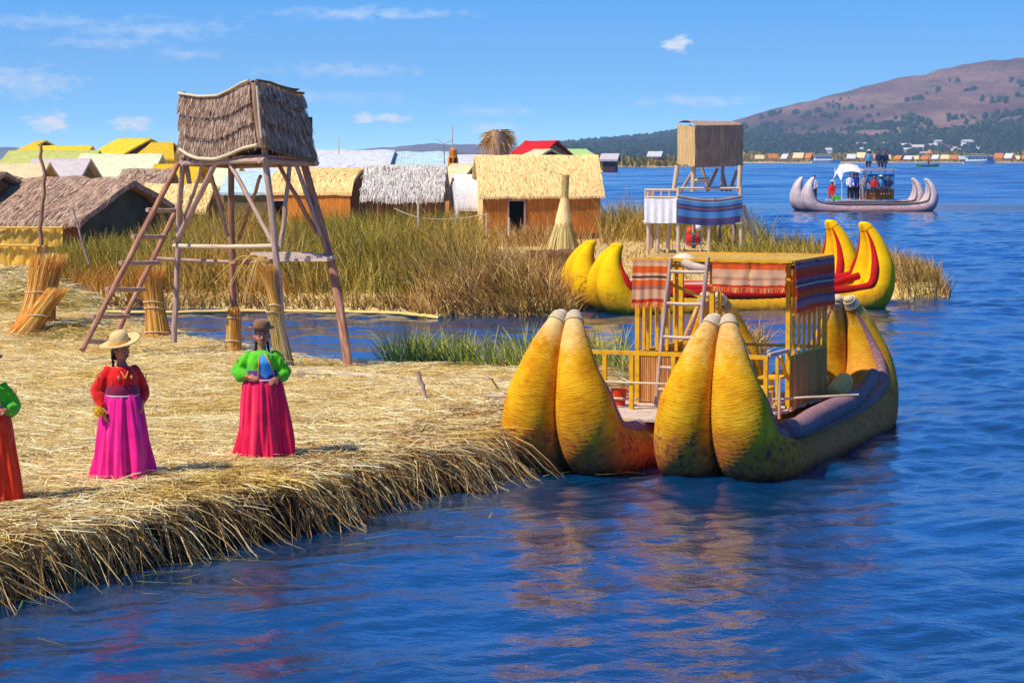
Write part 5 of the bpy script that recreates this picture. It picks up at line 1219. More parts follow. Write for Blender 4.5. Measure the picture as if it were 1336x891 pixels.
# ================================================================== houses of the village
def house(label, fl, W, D, zb, ze, zr, rot, wall, roof, name='hut', over=.35, gable=None, door=None, arch=False, rough=.05, thick=.14, cat='hut', hip=0.0, base=None, group=None, front_hang=0.0, window=None):
    """gabled hut; fl = its front-left foot, ridge along its own X, front facing -Y"""
    root = empty(name, (fl.x, fl.y, zb), label, cat, group, rz=rot); h = ze - zb; hr = zr - zb; hw = h - thick - .06
    gm = M[gable or wall]
    def wallp(P, nm, mat): m = MB(); m.grid(P); return m.build(nm, mat, root)
    segs = []
    if door: d0, d1, dh = door; segs = [(0, d0, 0), (d0, d1, dh), (d1, W, 0)]
    else: segs = [(0, W, 0)]
    for a, b_, z0_ in segs:
        nx_ = max(2, int((b_ - a) / .3)); m = MB()
        m.grid([[(a + (b_ - a) * j / nx_, .03 * mnoise.noise(Vector((a + j * .7, z_ * 2, rot))), z_) for j in range(nx_ + 1)] for z_ in np.linspace(z0_ - (.5 if z0_ == 0 else 0), hw, 5)])
        m.build('wall', M[wall], root)
    m = MB(); m.grid([[(W - W * j / 4, D, z_) for j in range(5)] for z_ in (-.5, hw)]); m.build('wall', M[wall], root)
    for x_ in (0, W):
        m = MB(); n = 10; prof_ = []
        for j in range(n + 1):
            f = j / n; top = hw + (hr - h) * ((math.sin(math.pi * f) ** .6) if arch else (1 - abs(2 * f - 1))); prof_.append((D * f, top))
        rows_ = [[(x_, y_, -.5 + (t_ + .5) * k / 6) for y_, t_ in prof_] for k in range(7)]
        m.grid(rows_, flip=(x_ == 0)); m.build('gable', gm, root)
    # roof: thick slab following the profile
    n = 14; nx_ = max(6, int(W / .4)); top = []
    for j in range(n + 1):
        f = j / n; y_ = -over * .8 + (D + over * 1.6) * f
        if arch: z_ = h - front_hang * (1 if f < .02 else 0) + (hr - h + .05) * math.sin(math.pi * min(1, max(0, f))) ** .55 - (.10 if f in (0, 1) else 0)
        else: z_ = hr + .06 - (hr - h + .25) * abs(2 * f - 1) + .06 * math.sin(math.pi * f)
        top.append((y_, z_))
    P = []
    for y_, z_ in top:
        f = (y_ + over * .8) / (D + over * 1.6)
        inset = hip * (1 - abs(2 * f - 1))
        P.append([(-over + inset + (W + 2 * over - 2 * inset) * i / nx_, y_ + rough * mnoise.noise(Vector((i * .8, f * 9, rot))), z_ + rough * 1.2 * mnoise.noise(Vector((i * .6, f * 6, W))) - (random.uniform(0, rough * 1.5) if f in (0, 1) else 0)) for i in range(nx_ + 1)])
    m = MB(); m.grid(P); Q = [[(a, b_, c_ - thick) for a, b_, c_ in r_] for r_ in P]; m.grid(Q, flip=True)
    for e in (0, -1): m.grid([Q[e], P[e]], flip=(e == -1))
    for e in (0, -1): m.grid([[r_[e] for r_ in Q], [r_[e] for r_ in P]], flip=(e == 0))
    m.build('roof', M[roof], root)
    sm_ = dict(thatch_roof='roof_blades', mat_cream='cream_blades', thatch_white='white_blades').get(roof)
    if sm_ and fl.y < 125:
        nb_ = int(min(4200, (W + .6) * 420)); PA = np.array(P); nj, ni = PA.shape[0] - 1, PA.shape[1] - 1
        jj = rng.random(nb_) ** 1.35 * (nj * .5); ii = rng.random(nb_) * ni; j0 = jj.astype(int); i0 = ii.astype(int); fj = (jj - j0)[:, None]; fi = (ii - i0)[:, None]
        base_ = (PA[j0, i0] * (1 - fi) + PA[j0, i0 + 1] * fi) * (1 - fj) + (PA[j0 + 1, i0] * (1 - fi) + PA[j0 + 1, i0 + 1] * fi) * fj
        dn = PA[j0, i0] - PA[j0 + 1, i0]; dn /= np.linalg.norm(dn, axis=1, keepdims=True)
        dn = dn + rng.normal(0, .13, dn.shape); dn[:, 2] += .05; base_[:, 2] += .015
        Vb, Fb = blade_mesh(base_, dn, rng.uniform(.15, .42, nb_) * (.5 if roof == 'mat_cream' else 1), rng.uniform(.018, .04, nb_) * (.7 if roof == 'mat_cream' else 1), rng.uniform(0, .25, nb_), 2, np.tile([[1., 0, 0]], (nb_, 1)) + rng.normal(0, .25, (nb_, 3)), .6)
        ob_ = npmesh('loose_thatch', Vb, Fb, M[sm_], root); ob_['kind'] = 'stuff'
    if door:
        d0, d1, dh = door; m = MB(); m.box(((d0 + d1) / 2, .5, dh / 2), (d1 - d0, .04, dh)); m.build('doorway', M['dark'], root)
        for x_ in (d0, d1): m = MB(); m.box((x_, -.01, dh / 2), (.07, .12, dh)); m.build('door_post', M['pole'], root)
        m = MB(); m.box(((d0 + d1) / 2, -.01, dh + .03), (d1 - d0 + .07, .12, .07)); m.build('door_lintel', M['pole'], root)
    if window:
        for x_, z_, ww, wh in window:
            m = MB(); m.box((x_, -.03, z_), (ww, .05, wh)); m.build('window', M['dark_glass'], root)
    if base: m = MB(); m.box((W / 2, D / 2, .02), (W + .3, D + .3, .36)); m.build('base', M[base], root)
    return root
def Z(py, Yd): return 4 + (205 - py) / F * Yd
def hs_(label, x0, x1, Yd, yr, ye, D, rot, wall, roof, **k):
    fl = at(x0, 300, Yd); fl.z = .45; W = (x1 - x0) / F * Yd / math.cos(rot) / (1 + math.tan(-rot) * 0)
    return house(label, fl, W, D, .45, Z(ye, Yd), Z(yr, Yd + D * .5), rot, wall, roof, **k)
# the cream roofed house by the water
hs_('house with cream reed roof, orange reed walls and dark doorway nearest the water', 630, 784, 101, 206, 250, 3.6, R(7), 'mat_orange', 'mat_cream', name='reed_house', door=(1.12, 1.85, 1.62), over=.18, thick=.10, arch=False, base='mat_brown', rough=.03, cat='house', gable='mat_cream')
hs_('low hut with cream barrel roof and orange wall seen through the tower legs', 352, 460, 108, 220, 247, 3.6, R(-22), 'mat_orange', 'mat_cream', arch=True, over=.12, gable='mat_brown', rough=.03, door=(.2, .85, 1.5))
hs_('hut with ragged whitish thatch roof half sunk in the reeds', 478, 572, 104, 219, 250, 3.2, R(-4), 'mat_brown', 'thatch_white', over=.25, rough=.09, thick=.22)
hs_('long hut with pale grey sheet roof behind the barrel roofed hut', 405, 500, 150, 198, 222, 6, R(-6), 'wall_tan', 'roof_grey')
hs_('long hut with pale teal sheet roof behind the whitish thatch', 500, 590, 150, 200, 224, 6, R(4), 'wall_tan', 'roof_teal', hip=.4)
hs_('small tan gabled hut between the whitish thatch and the white hut', 566, 590, 122, 216, 245, 3.4, R(-38), 'mat_orange', 'roof_sand', gable='mat_brown', over=.2)
hs_('small white arched hut left of the cream roofed house', 598, 628, 103, 229, 268, 2.4, R(10), 'mat_brown', 'cloth_white', arch=True, over=.06, rough=.02, gable='cloth_white')
# brown thatched hut on the left
fl = at(105, 287, 80); W = 6.5; rot = R(-38); fl.z = .45
c0 = Vector((fl.x - math.cos(rot) * W, fl.y - math.sin(rot) * W, .45))
house('large brown thatched hut with open dark gable at the left', c0, W, 4.4, .45, 1.95, 3.15, rot, 'mat_brown', 'thatch_roof', gable='wall_blue', over=.45, rough=.12, thick=.2, hip=.0)
hs_('brown hut roof cut by the left edge of the picture', -110, -30, 84, 228, 252, 3.4, R(-30), 'mat_brown', 'thatch_roof', gable='mat_brown', over=.3, rough=.1)
hs_('hut with smooth mauve sheet roof behind the brown thatched hut', 32, 96, 118, 210, 236, 5, R(-6), 'wall_olive', 'roof_mauve', over=.3)
hs_('hut with pale sand roof left of the mauve roof', -20, 40, 110, 216, 238, 5, R(-4), 'wall_olive', 'roof_sand')
hs_('long low hut with lime yellow roof at the far left', 4, 112, 150, 199, 214, 6, R(-3), 'wall_olive', 'roof_lime')
hs_('long low hut with pale cream roof before the bright yellow roof', 100, 195, 140, 203, 226, 5, R(-4), 'wall_blue', 'roof_pale')
hs_('hut with the brightest yellow roof and a dark purple gable', 112, 158, 180, 183, 203, 8, R(-32), 'roof_yellow', 'roof_yellow', gable='wall_purple', over=.1, name='painted_house', cat='house')
hs_('hut with dark purple gable at the far left skyline', 12, 30, 190, 186, 200, 5, R(-55), 'wall_purple', 'roof_gold', gable='wall_purple', over=.1)
hs_('low hut with flat yellow roof between the two purple gables', 36, 108, 185, 192, 204, 5, R(-3), 'wall_tan', 'roof_yellow')
hs_('hut with dull gold roof right of the brightest yellow one', 180, 224, 175, 188, 204, 6, R(-4), 'roof_gold', 'roof_gold', hip=.8)
hs_('tumbledown hut with ragged brown thatch behind the ladder top', 150, 202, 104, 223, 250, 3.4, R(-14), 'mat_brown', 'thatch_roof', rough=.16, over=.3)
hs_('hut with yellow roof hidden behind the upper ladder', 196, 246, 112, 217, 242, 4, R(-8), 'mat_yellow', 'roof_gold')
hs_('hut with cream mat roof beside the left tower leg', 186, 262, 96, 243, 268, 3.2, R(-6), 'mat_brown', 'mat_cream', over=.3)
hs_('hut with pale teal roof seen between the tower legs', 292, 352, 124, 226, 246, 4, R(-8), 'wall_olive', 'roof_teal', over=.2)
hs_('hut with pale yellow roof seen left between the tower legs', 240, 300, 130, 214, 238, 4, R(-4), 'mat_yellow', 'roof_pale')
hs_('long hut with pale grey roof behind the tower legs', 270, 400, 165, 203, 220, 6, R(-2), 'wall_tan', 'roof_grey')
hs_('house with bright red roof and tan gable behind the thatched stilt hut', 664, 700, 172, 186, 202, 6, R(-28), 'wall_tan', 'roof_red', gable='wall_tan', over=.2, name='painted_house', cat='house')
hs_('tiny hut with cream gable before the red roof', 674, 694, 160, 197, 204, 3, R(-60), 'wall_tan', 'roof_sand', over=.1)
hs_('hut with pale green roof right of the red roof', 732, 778, 240, 196, 205, 6, R(3), 'wall_tan', 'roof_green', hip=1.2)
hs_('hut with grey mauve roof at the end of the village shore', 786, 802, 610, 201, 207, 8, R(-8), 'wall_purple', 'roof_mauve', over=.8, thick=.5)
hs_('hut with pale roof standing just behind the grey dotted thatch', 590, 640, 160, 204, 216, 5, R(2), 'wall_tan', 'roof_grey')
hs_('small house with white roof on the reed islet', 846, 860, 930, 198, 203, 10, R(-10), 'wall_tan', 'roof_grey', over=.8, thick=.5)
# stilt hut with shaggy thatch and small orange shrine
st = empty('stilt_hut', at(648, 212, 130), 'shaggy tan thatched hut on stilts rising left of the red roof', 'hut')
for x, dy in ((636, 0), (645, 1), (652, 0), (661, .5)):
    m = MB(); m.tube([at(x, 232, 130 + dy), at(x + 1, 196, 130 + dy)], .11, 7); m.build('leg', M['pole'], st, world=True)
m = MB(); P = []
for k, (z_, w_) in enumerate([(203, 14), (198, 15), (185, 14), (176, 12.5), (171, 10)]):
    P.append([at(650 + w_ * math.cos(a), z_, 130 + 1.0 * math.sin(a)) for a in np.linspace(0, 2 * math.pi, 25)])
m.grid(P); m.build('thatch_wall', M['thatch_brown'], st, world=True)
n = 500; a = rng.uniform(0, 6.28, n); tp = np.array(at(650, 172, 130)) - np.array(st.location)
rt = np.stack([tp[0] + np.cos(a) * .35 * rng.random(n), tp[1] + np.sin(a) * .35, tp[2] + rng.uniform(-.6, .1, n)], 1)
V, Fq = blade_mesh(rt, np.stack([np.cos(a) * 1.4 - .3, np.sin(a), rng.uniform(-.3, .5, n)], 1), rng.uniform(.5, 1.1, n), np.full(n, .06), rng.uniform(.4, 1.0, n), 3)
o = npmesh('roof_thatch', V, Fq, M['reed_tan'], st); o['kind'] = 'stuff'
sh = empty('orange_belfry', at(591, 218, 125), 'small orange peaked belfry rising above the roofs', 'tower')
m = MB(); m.tube([at(591, 220, 125), at(591, 208, 125), at(591, 203, 125), at(591, 196, 125), at(591, 193, 125)], [.30, .28, .22, .20, .04], 8, smooth=False); m.build('shaft', M['mat_orange'], sh, world=True)
for dx in (-3, 3): m = MB(); m.box(at(591 + dx, 209, 124.75), (.1, .05, .25)); m.build('opening', M['dark'], sh, world=True)
# antennas
for x, y0, y1, Yd, lb in ((590, 196, 163, 125, 'thin pale antenna above the orange belfry'), (442, 199, 180, 150, 'thin antenna rising above the long grey roof')):
    pole_thing('antenna', lb, 'antenna', [at(x, y0 + 3, Yd), at(x, (y0 + y1) / 2, Yd), at(x, y1, Yd)], .035, .02, 'pole_pale', wob=0)
wtb = empty('wind_vane', at(577, 190, 126), 'thin mast with small fan blades left of the orange belfry', 'mast')
m = MB(); m.tube([at(580, 215, 126), at(579, 188, 126)], .03, 6); m.build('mast', M['pole'], wtb, world=True)
for a in range(3): m = MB(); c_ = at(579, 188, 125.9); m.beam(c_, c_ + Vector((math.cos(a * 2.1 + .4) * .5, 0, math.sin(a * 2.1 + .4) * .5)), .07, .03); m.build('blade', M['pole'], wtb, world=True)
# pale conical bundle before the cream house
b = gp(733, 326, .45); sheaf('reed_sheaf', 'tall pale cone of reeds standing before the cream roofed house', b, (b.x + .15, b.y + .3, b.z + 2.75), .62, .12, .13, .82, 1600, mat='sheaf_pale', cords=(.62, .82), wd=.035, core='mat_cream')
# wire fence posts in the reeds
for i, (x, y0, y1) in enumerate(((546, 300, 263), (635, 300, 278), (664, 300, 284))):
    pole_thing('fence_post', ['thin pale post with rope standing in the middle of the reeds', 'short post left of the doorway holding the rope end', 'short stub post beside the doorway of the cream roofed house'][i], 'post', [at(x, y0 + 8, 84 + i), at(x, (y0 + y1) / 2, 84 + i), at(x, y1, 84 + i)], .05, .045, 'pole_pale', wob=0)
rp = empty('rope', at(590, 285, 84), 'sagging pale rope strung between two posts in the reeds', 'rope'); m = MB()
m.tube(sm_path([tuple(at(514, 272, 84)), tuple(at(546, 284, 84)), tuple(at(590, 286, 84.5)), tuple(at(635, 280, 85))], 24), .022, 6); m.build('strand', M['rope'], rp, world=True)
# yellow mat fence at the left
fc = empty('mat_fence', at(35, 345, 76), 'yellow reed mat fence in two overlapping courses before the brown thatched hut', 'fence')
for x0_, x1_, yt, yb, dy, mt in ((-90, 82, 297, 322, .3, 'mat_yellow'), (-90, 48, 320, 347, 0, 'mat_yellow')):
    a, b_ = at(x0_, yb, 75 + dy), at(x1_, yb, 75 + dy); quadwall(a, b_, (yb - yt) / F * 75, 'reed_mat', mt, fc, nx=60, ragged=.06, jit=.08)
    m = MB(); m.tube([a + Vector((0, -.1, (yb - yt) / F * 75)), b_ + Vector((0, -.1, (yb - yt) / F * 75))], .035, 7); m.build('top_rail', M['roll_pale'], fc, world=True)
for x in (-30, 20, 60): m = MB(); m.tube([at(x, 350, 75.6), at(x, 294, 75.6)], .05, 7); m.build('post', M['pole'], fc, world=True)
# landing stage and ledge before the house
ls = empty('landing_plank', gp(745, 344, .5), 'long pale plank lying on the bank left of the yellow boats', 'plank'); m = MB(); m.beam(gp(650, 336, .6), gp(765, 340, .6), .35, .12); m.build('board', M['plank'], ls, world=True)
ls = empty('shore_boom', gp(300, 407, 0), 'long pale straw boom floating along the foot of the reed bed', 'boom'); m = MB(); Q = sm_path([tuple(gp(x, y, .06)) for x, y in ((80, 405), (200, 408), (320, 406), (430, 407), (520, 409), (575, 415))], 60)
m.tube([Vector(q_) + Vector((0, .1 * mnoise.noise(Vector((i * .3, 0, 0))), 0)) for i, q_ in enumerate(Q)], [.05 + .03 * mnoise.noise(Vector((i * .7, 0, 0))) for i in range(60)], 8, sx=1.6); m.build('roll', M['roll_pale'], ls, world=True)
hb = empty('hay_block', gp(722, 338, .5), 'dark low straw block on the bank left of the yellow boats', 'straw block'); m = MB(); m.box(gp(722, 338, .7) , (1.6, 1.1, .55)); o = m.build('block', M['mat_brown'], hb, world=True); remesh(o, .08, .08, 3)

# ================================================================== boats and huts far off
def tour_boat(label, px, py, L, Yd=None, flip=1):
    g = gp(px, py, 0); root = empty('tour_boat', g, label, 'boat', 'white tour boats on the far side of the lake'); k = L / 14
    m = MB(); n = 16; P = []
    for j in range(7):
        f = j / 6; row = []
        for i in range(n + 1):
            x = -L / 2 + L * i / n; bw = 1.9 * k * (1 - max(0, (i / n - .55) / .45) ** 2.2) * (.75 + .25 * f); row.append((x * flip + flip * .9 * k * f * (i / n), -bw, -.3 + f * (1.7 + .6 * (i / n) ** 2) * k))
        P.append(row)
    m.grid(P); m.grid([[(a, -b_, c_) for a, b_, c_ in r_] for r_ in P], flip=True); m.grid([P[-1], [(a, -b_, c_) for a, b_, c_ in P[-1]]]); m.build('hull', M['white_paint'], root)
    m = MB(); m.box((-1.2 * k * flip, 0, 2.6 * k), (9.0 * k, 3.2 * k, 2.2 * k), taper=.94); m.build('cabin', M['white_paint'], root)
    for i in range(7):
        m = MB(); m.box((-1.2 * k * flip + (i - 3) * 1.2 * k, -1.58 * k, 2.75 * k), (.85 * k, .12, .85 * k)); m.build('window', M['dark_glass'], root)
    m = MB(); m.box((-1.4 * k * flip, 0, 3.8 * k), (9.8 * k, 3.5 * k, .16 * k)); m.build('cabin_roof', M['white_paint'], root)
    for i in range(6):
        m = MB(); m.tube([((-5 + i * 1.5) * k * flip, -1.6 * k, 3.8 * k), ((-5 + i * 1.5) * k * flip, -1.6 * k, 4.6 * k)], .06, 5); m.build('rail_post', M['white_paint'], root)
    m = MB(); m.tube([(-5 * k * flip, -1.6 * k, 4.6 * k), (2.5 * k * flip, -1.6 * k, 4.6 * k)], .07, 5); m.build('hand_rail', M['white_paint'], root)
    return root
tour_boat('white tour boat with a row of windows above the bow of the crowded reed boat', 1077, 213.4, 17.5)
tour_boat('white tour boat with a blue stern near the right edge', 1277, 214.5, 17)
m = MB(); m.box((6.2, -.2, 2.9), (2.6, 3.2, 2.4)); m.build('stern_canopy', M['blue_paint'], [o for o in S.objects if o.name == 'tour_boat.001'][0])
g = gp(1210, 218, 0); sb = empty('rowing_boat', g, 'small green open boat between the two white tour boats', 'boat')
m = MB(); P = []
for j in range(5):
    f = j / 4; P.append([(-4.6 + 9.2 * i / 14, -(1.0 * math.sin(math.pi * min(.97, max(.03, i / 14))) ** .6) * (.5 + .5 * f), -.2 + f * (.95 + .7 * (2 * i / 14 - 1) ** 2)) for i in range(15)])
m.grid(P); m.grid([[(a, -b_, c_) for a, b_, c_ in r_] for r_ in P], flip=True); m.build('hull', M['green_paint'], sb); m = MB(); m.box((0, 0, .35), (5, 1.2, .06)); m.build('thwart', M['plank'], sb)
small_person(Vector((g.x + .4, g.y, .4)), 'person in red standing in the small green boat', 'shirt_red', 'trousers', 'stand', None, 0, 1.7, group=None)
# huts on the far shore
proto = None; k = 0
for i, px in enumerate(sorted([985, 1003, 1018, 1034, 1048, 1104, 1116, 1129, 1140, 1152, 1165, 1178, 1188, 1200, 1214, 1226, 1237, 1250, 1262, 1296, 1308, 1320, 1332, 1346])):
    Yd = 1575 + random.uniform(0, 22); X_ = (px - 668) / F * Yd; s_ = random.uniform(.8, 1.25); rot = R(random.choice([-35, -20, 0, 15, -50]))
    if k < 3: h_ = house('x', Vector((X_, Yd, .5)), 5.2, 4, .5, 3.2, 5.6, rot, ['mat_orange', 'wall_tan', 'mat_brown'][k], ['roof_sand', 'mat_orange', 'roof_grey'][k], gable=['mat_brown', 'mat_brown', 'wall_tan'][k], over=.5, thick=.4); protos = (protos if k else []) + [h_]
    else: h_ = copy_tree(protos[i % 3]); h_.location = (X_, Yd, .5); h_.rotation_euler.z = rot
    h_.scale = (s_, s_, s_ * random.uniform(.85, 1.2)); tag(h_, ['tiny hut with orange walls and sand coloured roof on the far shore', 'tiny hut with orange roof on the far shore', 'tiny brown hut with pale grey roof on the far shore'][i % 3], 'hut', 'tiny reed huts on the far shore'); k += 1
tt_ = empty('shore_tower', at(1213, 210, 1600), 'tan pointed lookout taller than the huts on the far shore', 'tower'); m = MB(); m.tube([at(1213, 212, 1600), at(1213, 203, 1600), at(1213, 200, 1600), at(1213, 195, 1600)], [2.4, 2.2, 2.8, .4], 8, smooth=False); m.build('shaft', M['wall_tan'], tt_, world=True)
# pale houses at the foot of the hill
pb = None
for i in range(46):
    px = random.uniform(716, 1336); Yd = random.uniform(2560, 2800); X_ = (px - 668) / F * Yd; zz = float(hill_z(np.array([X_]), np.array([Yd]))[0])
    if pb is None:
        pb = empty('white_house', (0, 0, 0), rz=0); m = MB(); m.box((0, 0, 2.4), (9, 7, 5.8)); m.build('wall', M['white_paint'], pb)
        m = MB(); m.add([(-5, -4, 5.2), (5, -4, 5.2), (5, 4, 5.2), (-5, 4, 5.2), (-5, 0, 7.4), (5, 0, 7.4)], [(0, 1, 5, 4), (2, 3, 4, 5), (0, 4, 3), (1, 2, 5), (0, 3, 2, 1)]); m.build('roof', M['roof_mauve'], pb); h_ = pb
    else: h_ = copy_tree(pb)
    h_.location = (X_, Yd, zz); h_.rotation_euler.z = random.uniform(-.6, .6); s_ = random.uniform(.7, 1.3); h_.scale = (s_ * 1.1, s_, s_)
    tag(h_, 'small pale house among the trees at the foot of the hill', 'house', 'pale houses at the foot of the hill')

# ================================================================== the three women
def woman(loc, rz, label, H, spec):
    root = empty('person', loc, label, 'person', rz=rz); k = H / 1.55
    hy = spec.get('yaw', 0.0); hp = spec.get('pitch', 0.0); NK = Vector((0, .01, 1.29))
    HR = Euler((hp, 0, hy)).to_matrix(); HS = 1.20; hd = lambda x, y, z: NK + HR @ Vector((x * 1.08, y, z - NK.z - .014)) * HS
    def fin(m): m.v = [(a * k * .90, b_ * k * .92, c_ * k) for a, b_, c_ in m.v]; return m
    m = MB()
    m.tube([(0, 0, .80), (0, 0, .90), (0, 0, 1.0), (0, -.01, 1.12), (0, -.005, 1.20), (0, 0, 1.25)], [.17, .165, .145, .15, .13, .07], 20, sy=1, sx=1.15)
    m.ball((0, 0, .82), (.19, .15, .12), 18, 12)
    m.tube([(0, .01, 1.22), NK, hd(0, -.005, 1.36)], [.058, .052, .054], 16)
    m.ball(hd(0, .0, 1.43), (.083, .100, .112), 24, 18, HR); m.ball(hd(0, -.03, 1.385), (.062, .065, .062), 18, 14, HR)      # skull, jaw
    m.ball(hd(0, -.062, 1.352), (.022, .020, .020), 12, 10, HR); m.ball(hd(.034, -.058, 1.40), (.026, .022, .022), 12, 10, HR); m.ball(hd(-.034, -.058, 1.40), (.026, .022, .022), 12, 10, HR)
    m.tube([hd(0, -.082, 1.44), hd(0, -.098, 1.415), hd(0, -.104, 1.402)], [.010, .013, .016], 10); m.ball(hd(0, -.092, 1.46), (.05, .015, .012), 12, 8, HR)
    for s_ in (-1, 1): m.ball(hd(s_ * .076, .0, 1.415), (.012, .02, .03), 10, 8, HR); m.ball(hd(s_ * .012, -.094, 1.400), (.010, .012, .009), 8, 6, HR)
    for s_ in (-1, 1):
        m.tube([(s_ * .09, 0, .84), (s_ * .10, -.01, .48), (s_ * .10, .01, .10)], [.105, .068, .042], 14)
        m.ball((s_ * .10, -.01, .06), (.045, .05, .06), 12, 8); m.ball((s_ * .105, -.07, .035), (.045, .11, .035), 14, 8)
    for arm in spec['arms']:
        sh_, el_, wr_, hdir, hn = [Vector(a) for a in arm]
        m.tube([sh_, sh_.lerp(el_, .5), el_, el_.lerp(wr_, .35), wr_], [.052, .046, .038, .036, .025], 14); m.ball(sh_, .056, 14, 10); m.ball(el_, .039, 12, 8)
        hdir.normalize(); hn = (hn - hdir * hn.dot(hdir)).normalized(); sx_ = hdir.cross(hn)
        Mx = Matrix((sx_, hdir, hn)).transposed(); m.ball(wr_ + hdir * .045, (.037, .050, .015), 14, 10, Mx)
        for fi, (ox, L_, cu) in enumerate(((-.027, .066, .5), (-.009, .075, .55), (.010, .070, .6), (.027, .055, .7))):
            b0 = wr_ + hdir * .082 + sx_ * ox; d1 = (hdir + sx_ * ox * 3 - hn * .25 * cu).normalized(); d2 = (hdir - hn * 1.1 * cu).normalized(); d3 = (hdir - hn * 2.2 * cu).normalized()
            p1 = b0 + d1 * L_ * .42; p2 = p1 + d2 * L_ * .33; p3 = p2 + d3 * L_ * .27; m.tube([b0 - hdir * .02, b0, p1, p2, p3], [.009, .0095, .0088, .0080, .0062], 8)
        th_ = wr_ + hdir * .02 - sx_ * .03; m.tube([th_, th_ - sx_ * .022 + hdir * .024, th_ - sx_ * .028 + hdir * .055 - hn * .012], [.012, .011, .008], 8)
    b_ = fin(m).build('body', M['skin'], root); remesh(b_, .009 * k, smooth=1)
    # face details
    for s_ in (-1, 1):
        m = MB(); m.ball(hd(s_ * .030, -.0835, 1.432), (.0165, .007, .008), 10, 8, HR); fin(m).build('eye', M['eye_white'], root)
        m = MB(); m.ball(hd(s_ * .030, -.0885, 1.432), (.0085, .0045, .008), 8, 6, HR); fin(m).build('pupil', M['eye'], root)
        m = MB(); m.tube([hd(s_ * .014, -.0925, 1.452), hd(s_ * .030, -.095, 1.458), hd(s_ * .047, -.084, 1.452)], .0032, 6); fin(m).build('eyebrow', M['hair'], root)
    m = MB(); m.tube([hd(-.026, -.082, 1.378), hd(-.012, -.0925, 1.372), hd(0, -.0945, 1.371), hd(.012, -.0925, 1.372), hd(.026, -.082, 1.378)], [.003, .0065, .007, .0065, .003], 8); fin(m).build('lips', M['lips'], root)
    m = MB(); m.tube([hd(-.018, -.0905, 1.374), hd(0, -.099, 1.3715), hd(.018, -.0905, 1.374)], [.002, .0035, .002], 6); fin(m).build('teeth', M['eye_white'], root)
    # hair and braids
    m = MB(); m.ball(hd(0, .022, 1.447), (.094, .100, .112), 22, 16, HR); m.ball(hd(0, .06, 1.40), (.08, .055, .09), 16, 12, HR); fin(m); hr_ = m.build('hair', M['hair'], root)
    for s_ in (-1, 1):
        br = [hd(s_ * .055, .06, 1.37), Vector((s_ * .085, .05, 1.24)), Vector((s_ * .09, spec.get('brf', .10), 1.10)), Vector((s_ * .085, spec.get('brf', .10) + .03, .96))]
        P_ = sm_path([tuple(p) for p in br], 22); m = MB(); m.tube(P_, [.019 * (1 + .22 * (-1) ** i) * (1 - i / 60) for i in range(22)], 9); fin(m).build('braid', M['hair'], root)
    # hat
    tl = Euler(spec.get('hat_tilt', (0, 0, 0))).to_matrix(); HT_ = HR @ tl; hc = hd(0, .012, 1.495)
    def lathe(prof_, name, mat, wav=0.0, n=36):
        m = MB(); P_ = []
        for r_, z_ in prof_: P_.append([hc + HT_ * HS @ Vector((r_ * math.cos(a), r_ * 1.06 * math.sin(a), z_ + wav * max(0, r_ - .1) * math.sin(2 * a + .6))) for a in np.linspace(0, 2 * math.pi, n + 1)])
        m.grid(P_); fin(m); return m.build(name, M[mat], hat_)
    if spec['hat'] == 'wide':
        m = MB(); P_ = []
        for r_, z_ in ((.204, .012), (.209, .006), (.198, .002), (.15, -.004), (.096, -.002), (.094, .004), (.15, .006), (.204, .014)): P_.append([hc + HT_ * HS @ Vector((r_ * math.cos(a), r_ * 1.05 * math.sin(a), z_ + .10 * max(0, r_ - .1) * math.cos(2 * a + .3))) for a in np.linspace(0, 2 * math.pi, 41)])
        m.grid(P_); hat_ = fin(m).build('hat', M['straw_hat'], root)
        lathe([(.098, .0), (.097, .03), (.093, .06), (.082, .088), (.055, .107), (.02, .112), (.001, .112)], 'hat_crown', 'straw_hat'); lathe([(.1005, .004), (.1005, .022), (.098, .024)], 'hat_band', 'trim')
    elif spec['hat'] == 'bowler':
        m = MB(); P_ = []
        for r_, z_ in ((.135, .028), (.138, .020), (.132, .006), (.115, -.004), (.094, -.006), (.093, .004), (.115, .004), (.133, .018)): P_.append([hc + HT_ * HS @ Vector((r_ * math.cos(a), r_ * 1.08 * math.sin(a), z_)) for a in np.linspace(0, 2 * math.pi, 37)])
        m.grid(P_); hat_ = fin(m).build('hat', M['felt'], root)
        lathe([(.094, -.002), (.092, .03), (.089, .056), (.078, .076), (.052, .088), (.02, .091), (.001, .091)], 'hat_crown', 'felt'); lathe([(.0955, .002), (.0945, .022), (.092, .024)], 'hat_band', 'hair')
    # jacket
    jm = MB(); jz = spec.get('jacket_low', .98)
    jm.tube([(0, 0, jz - .03), (0, 0, jz + .03), (0, -.010, 1.06), (0, -.018, 1.14), (0, -.008, 1.20), (0, .008, 1.235), (0, .014, 1.25)], [.172, .180, .172, .174, .152, .105, .080], 26, sx=1.12, sy=.95)
    for ai, arm in enumerate(spec['arms']):
        sh_, el_, wr_ = [Vector(a) for a in arm[:3]]; pf = spec.get('puff', 1.0)
        c1 = sh_.lerp(el_, .55); c2 = el_.lerp(wr_, .30); c3 = el_.lerp(wr_, spec.get('cuff', .82))
        jm.tube([sh_ + Vector((0, 0, .0)), sh_.lerp(el_, .25), c1, el_ + Vector((0, 0, -.012 * pf)), c2 + Vector((0, 0, -.014 * pf)), c3, c3.lerp(wr_, .25)], [.068, .070 * pf, .074 * pf, .080 * pf, .076 * pf, .046, .038], 18); jm.ball(sh_, .070, 16, 10)
    if spec.get('collar'): jm.tube([(0, .005, 1.25), (0, .003, 1.285)], [.075, .066], 18)
    jk = fin(jm).build('jacket', M[spec['jacket']], root); remesh(jk, .011 * k, .010, 19, spec.get('seed', 1), 3)
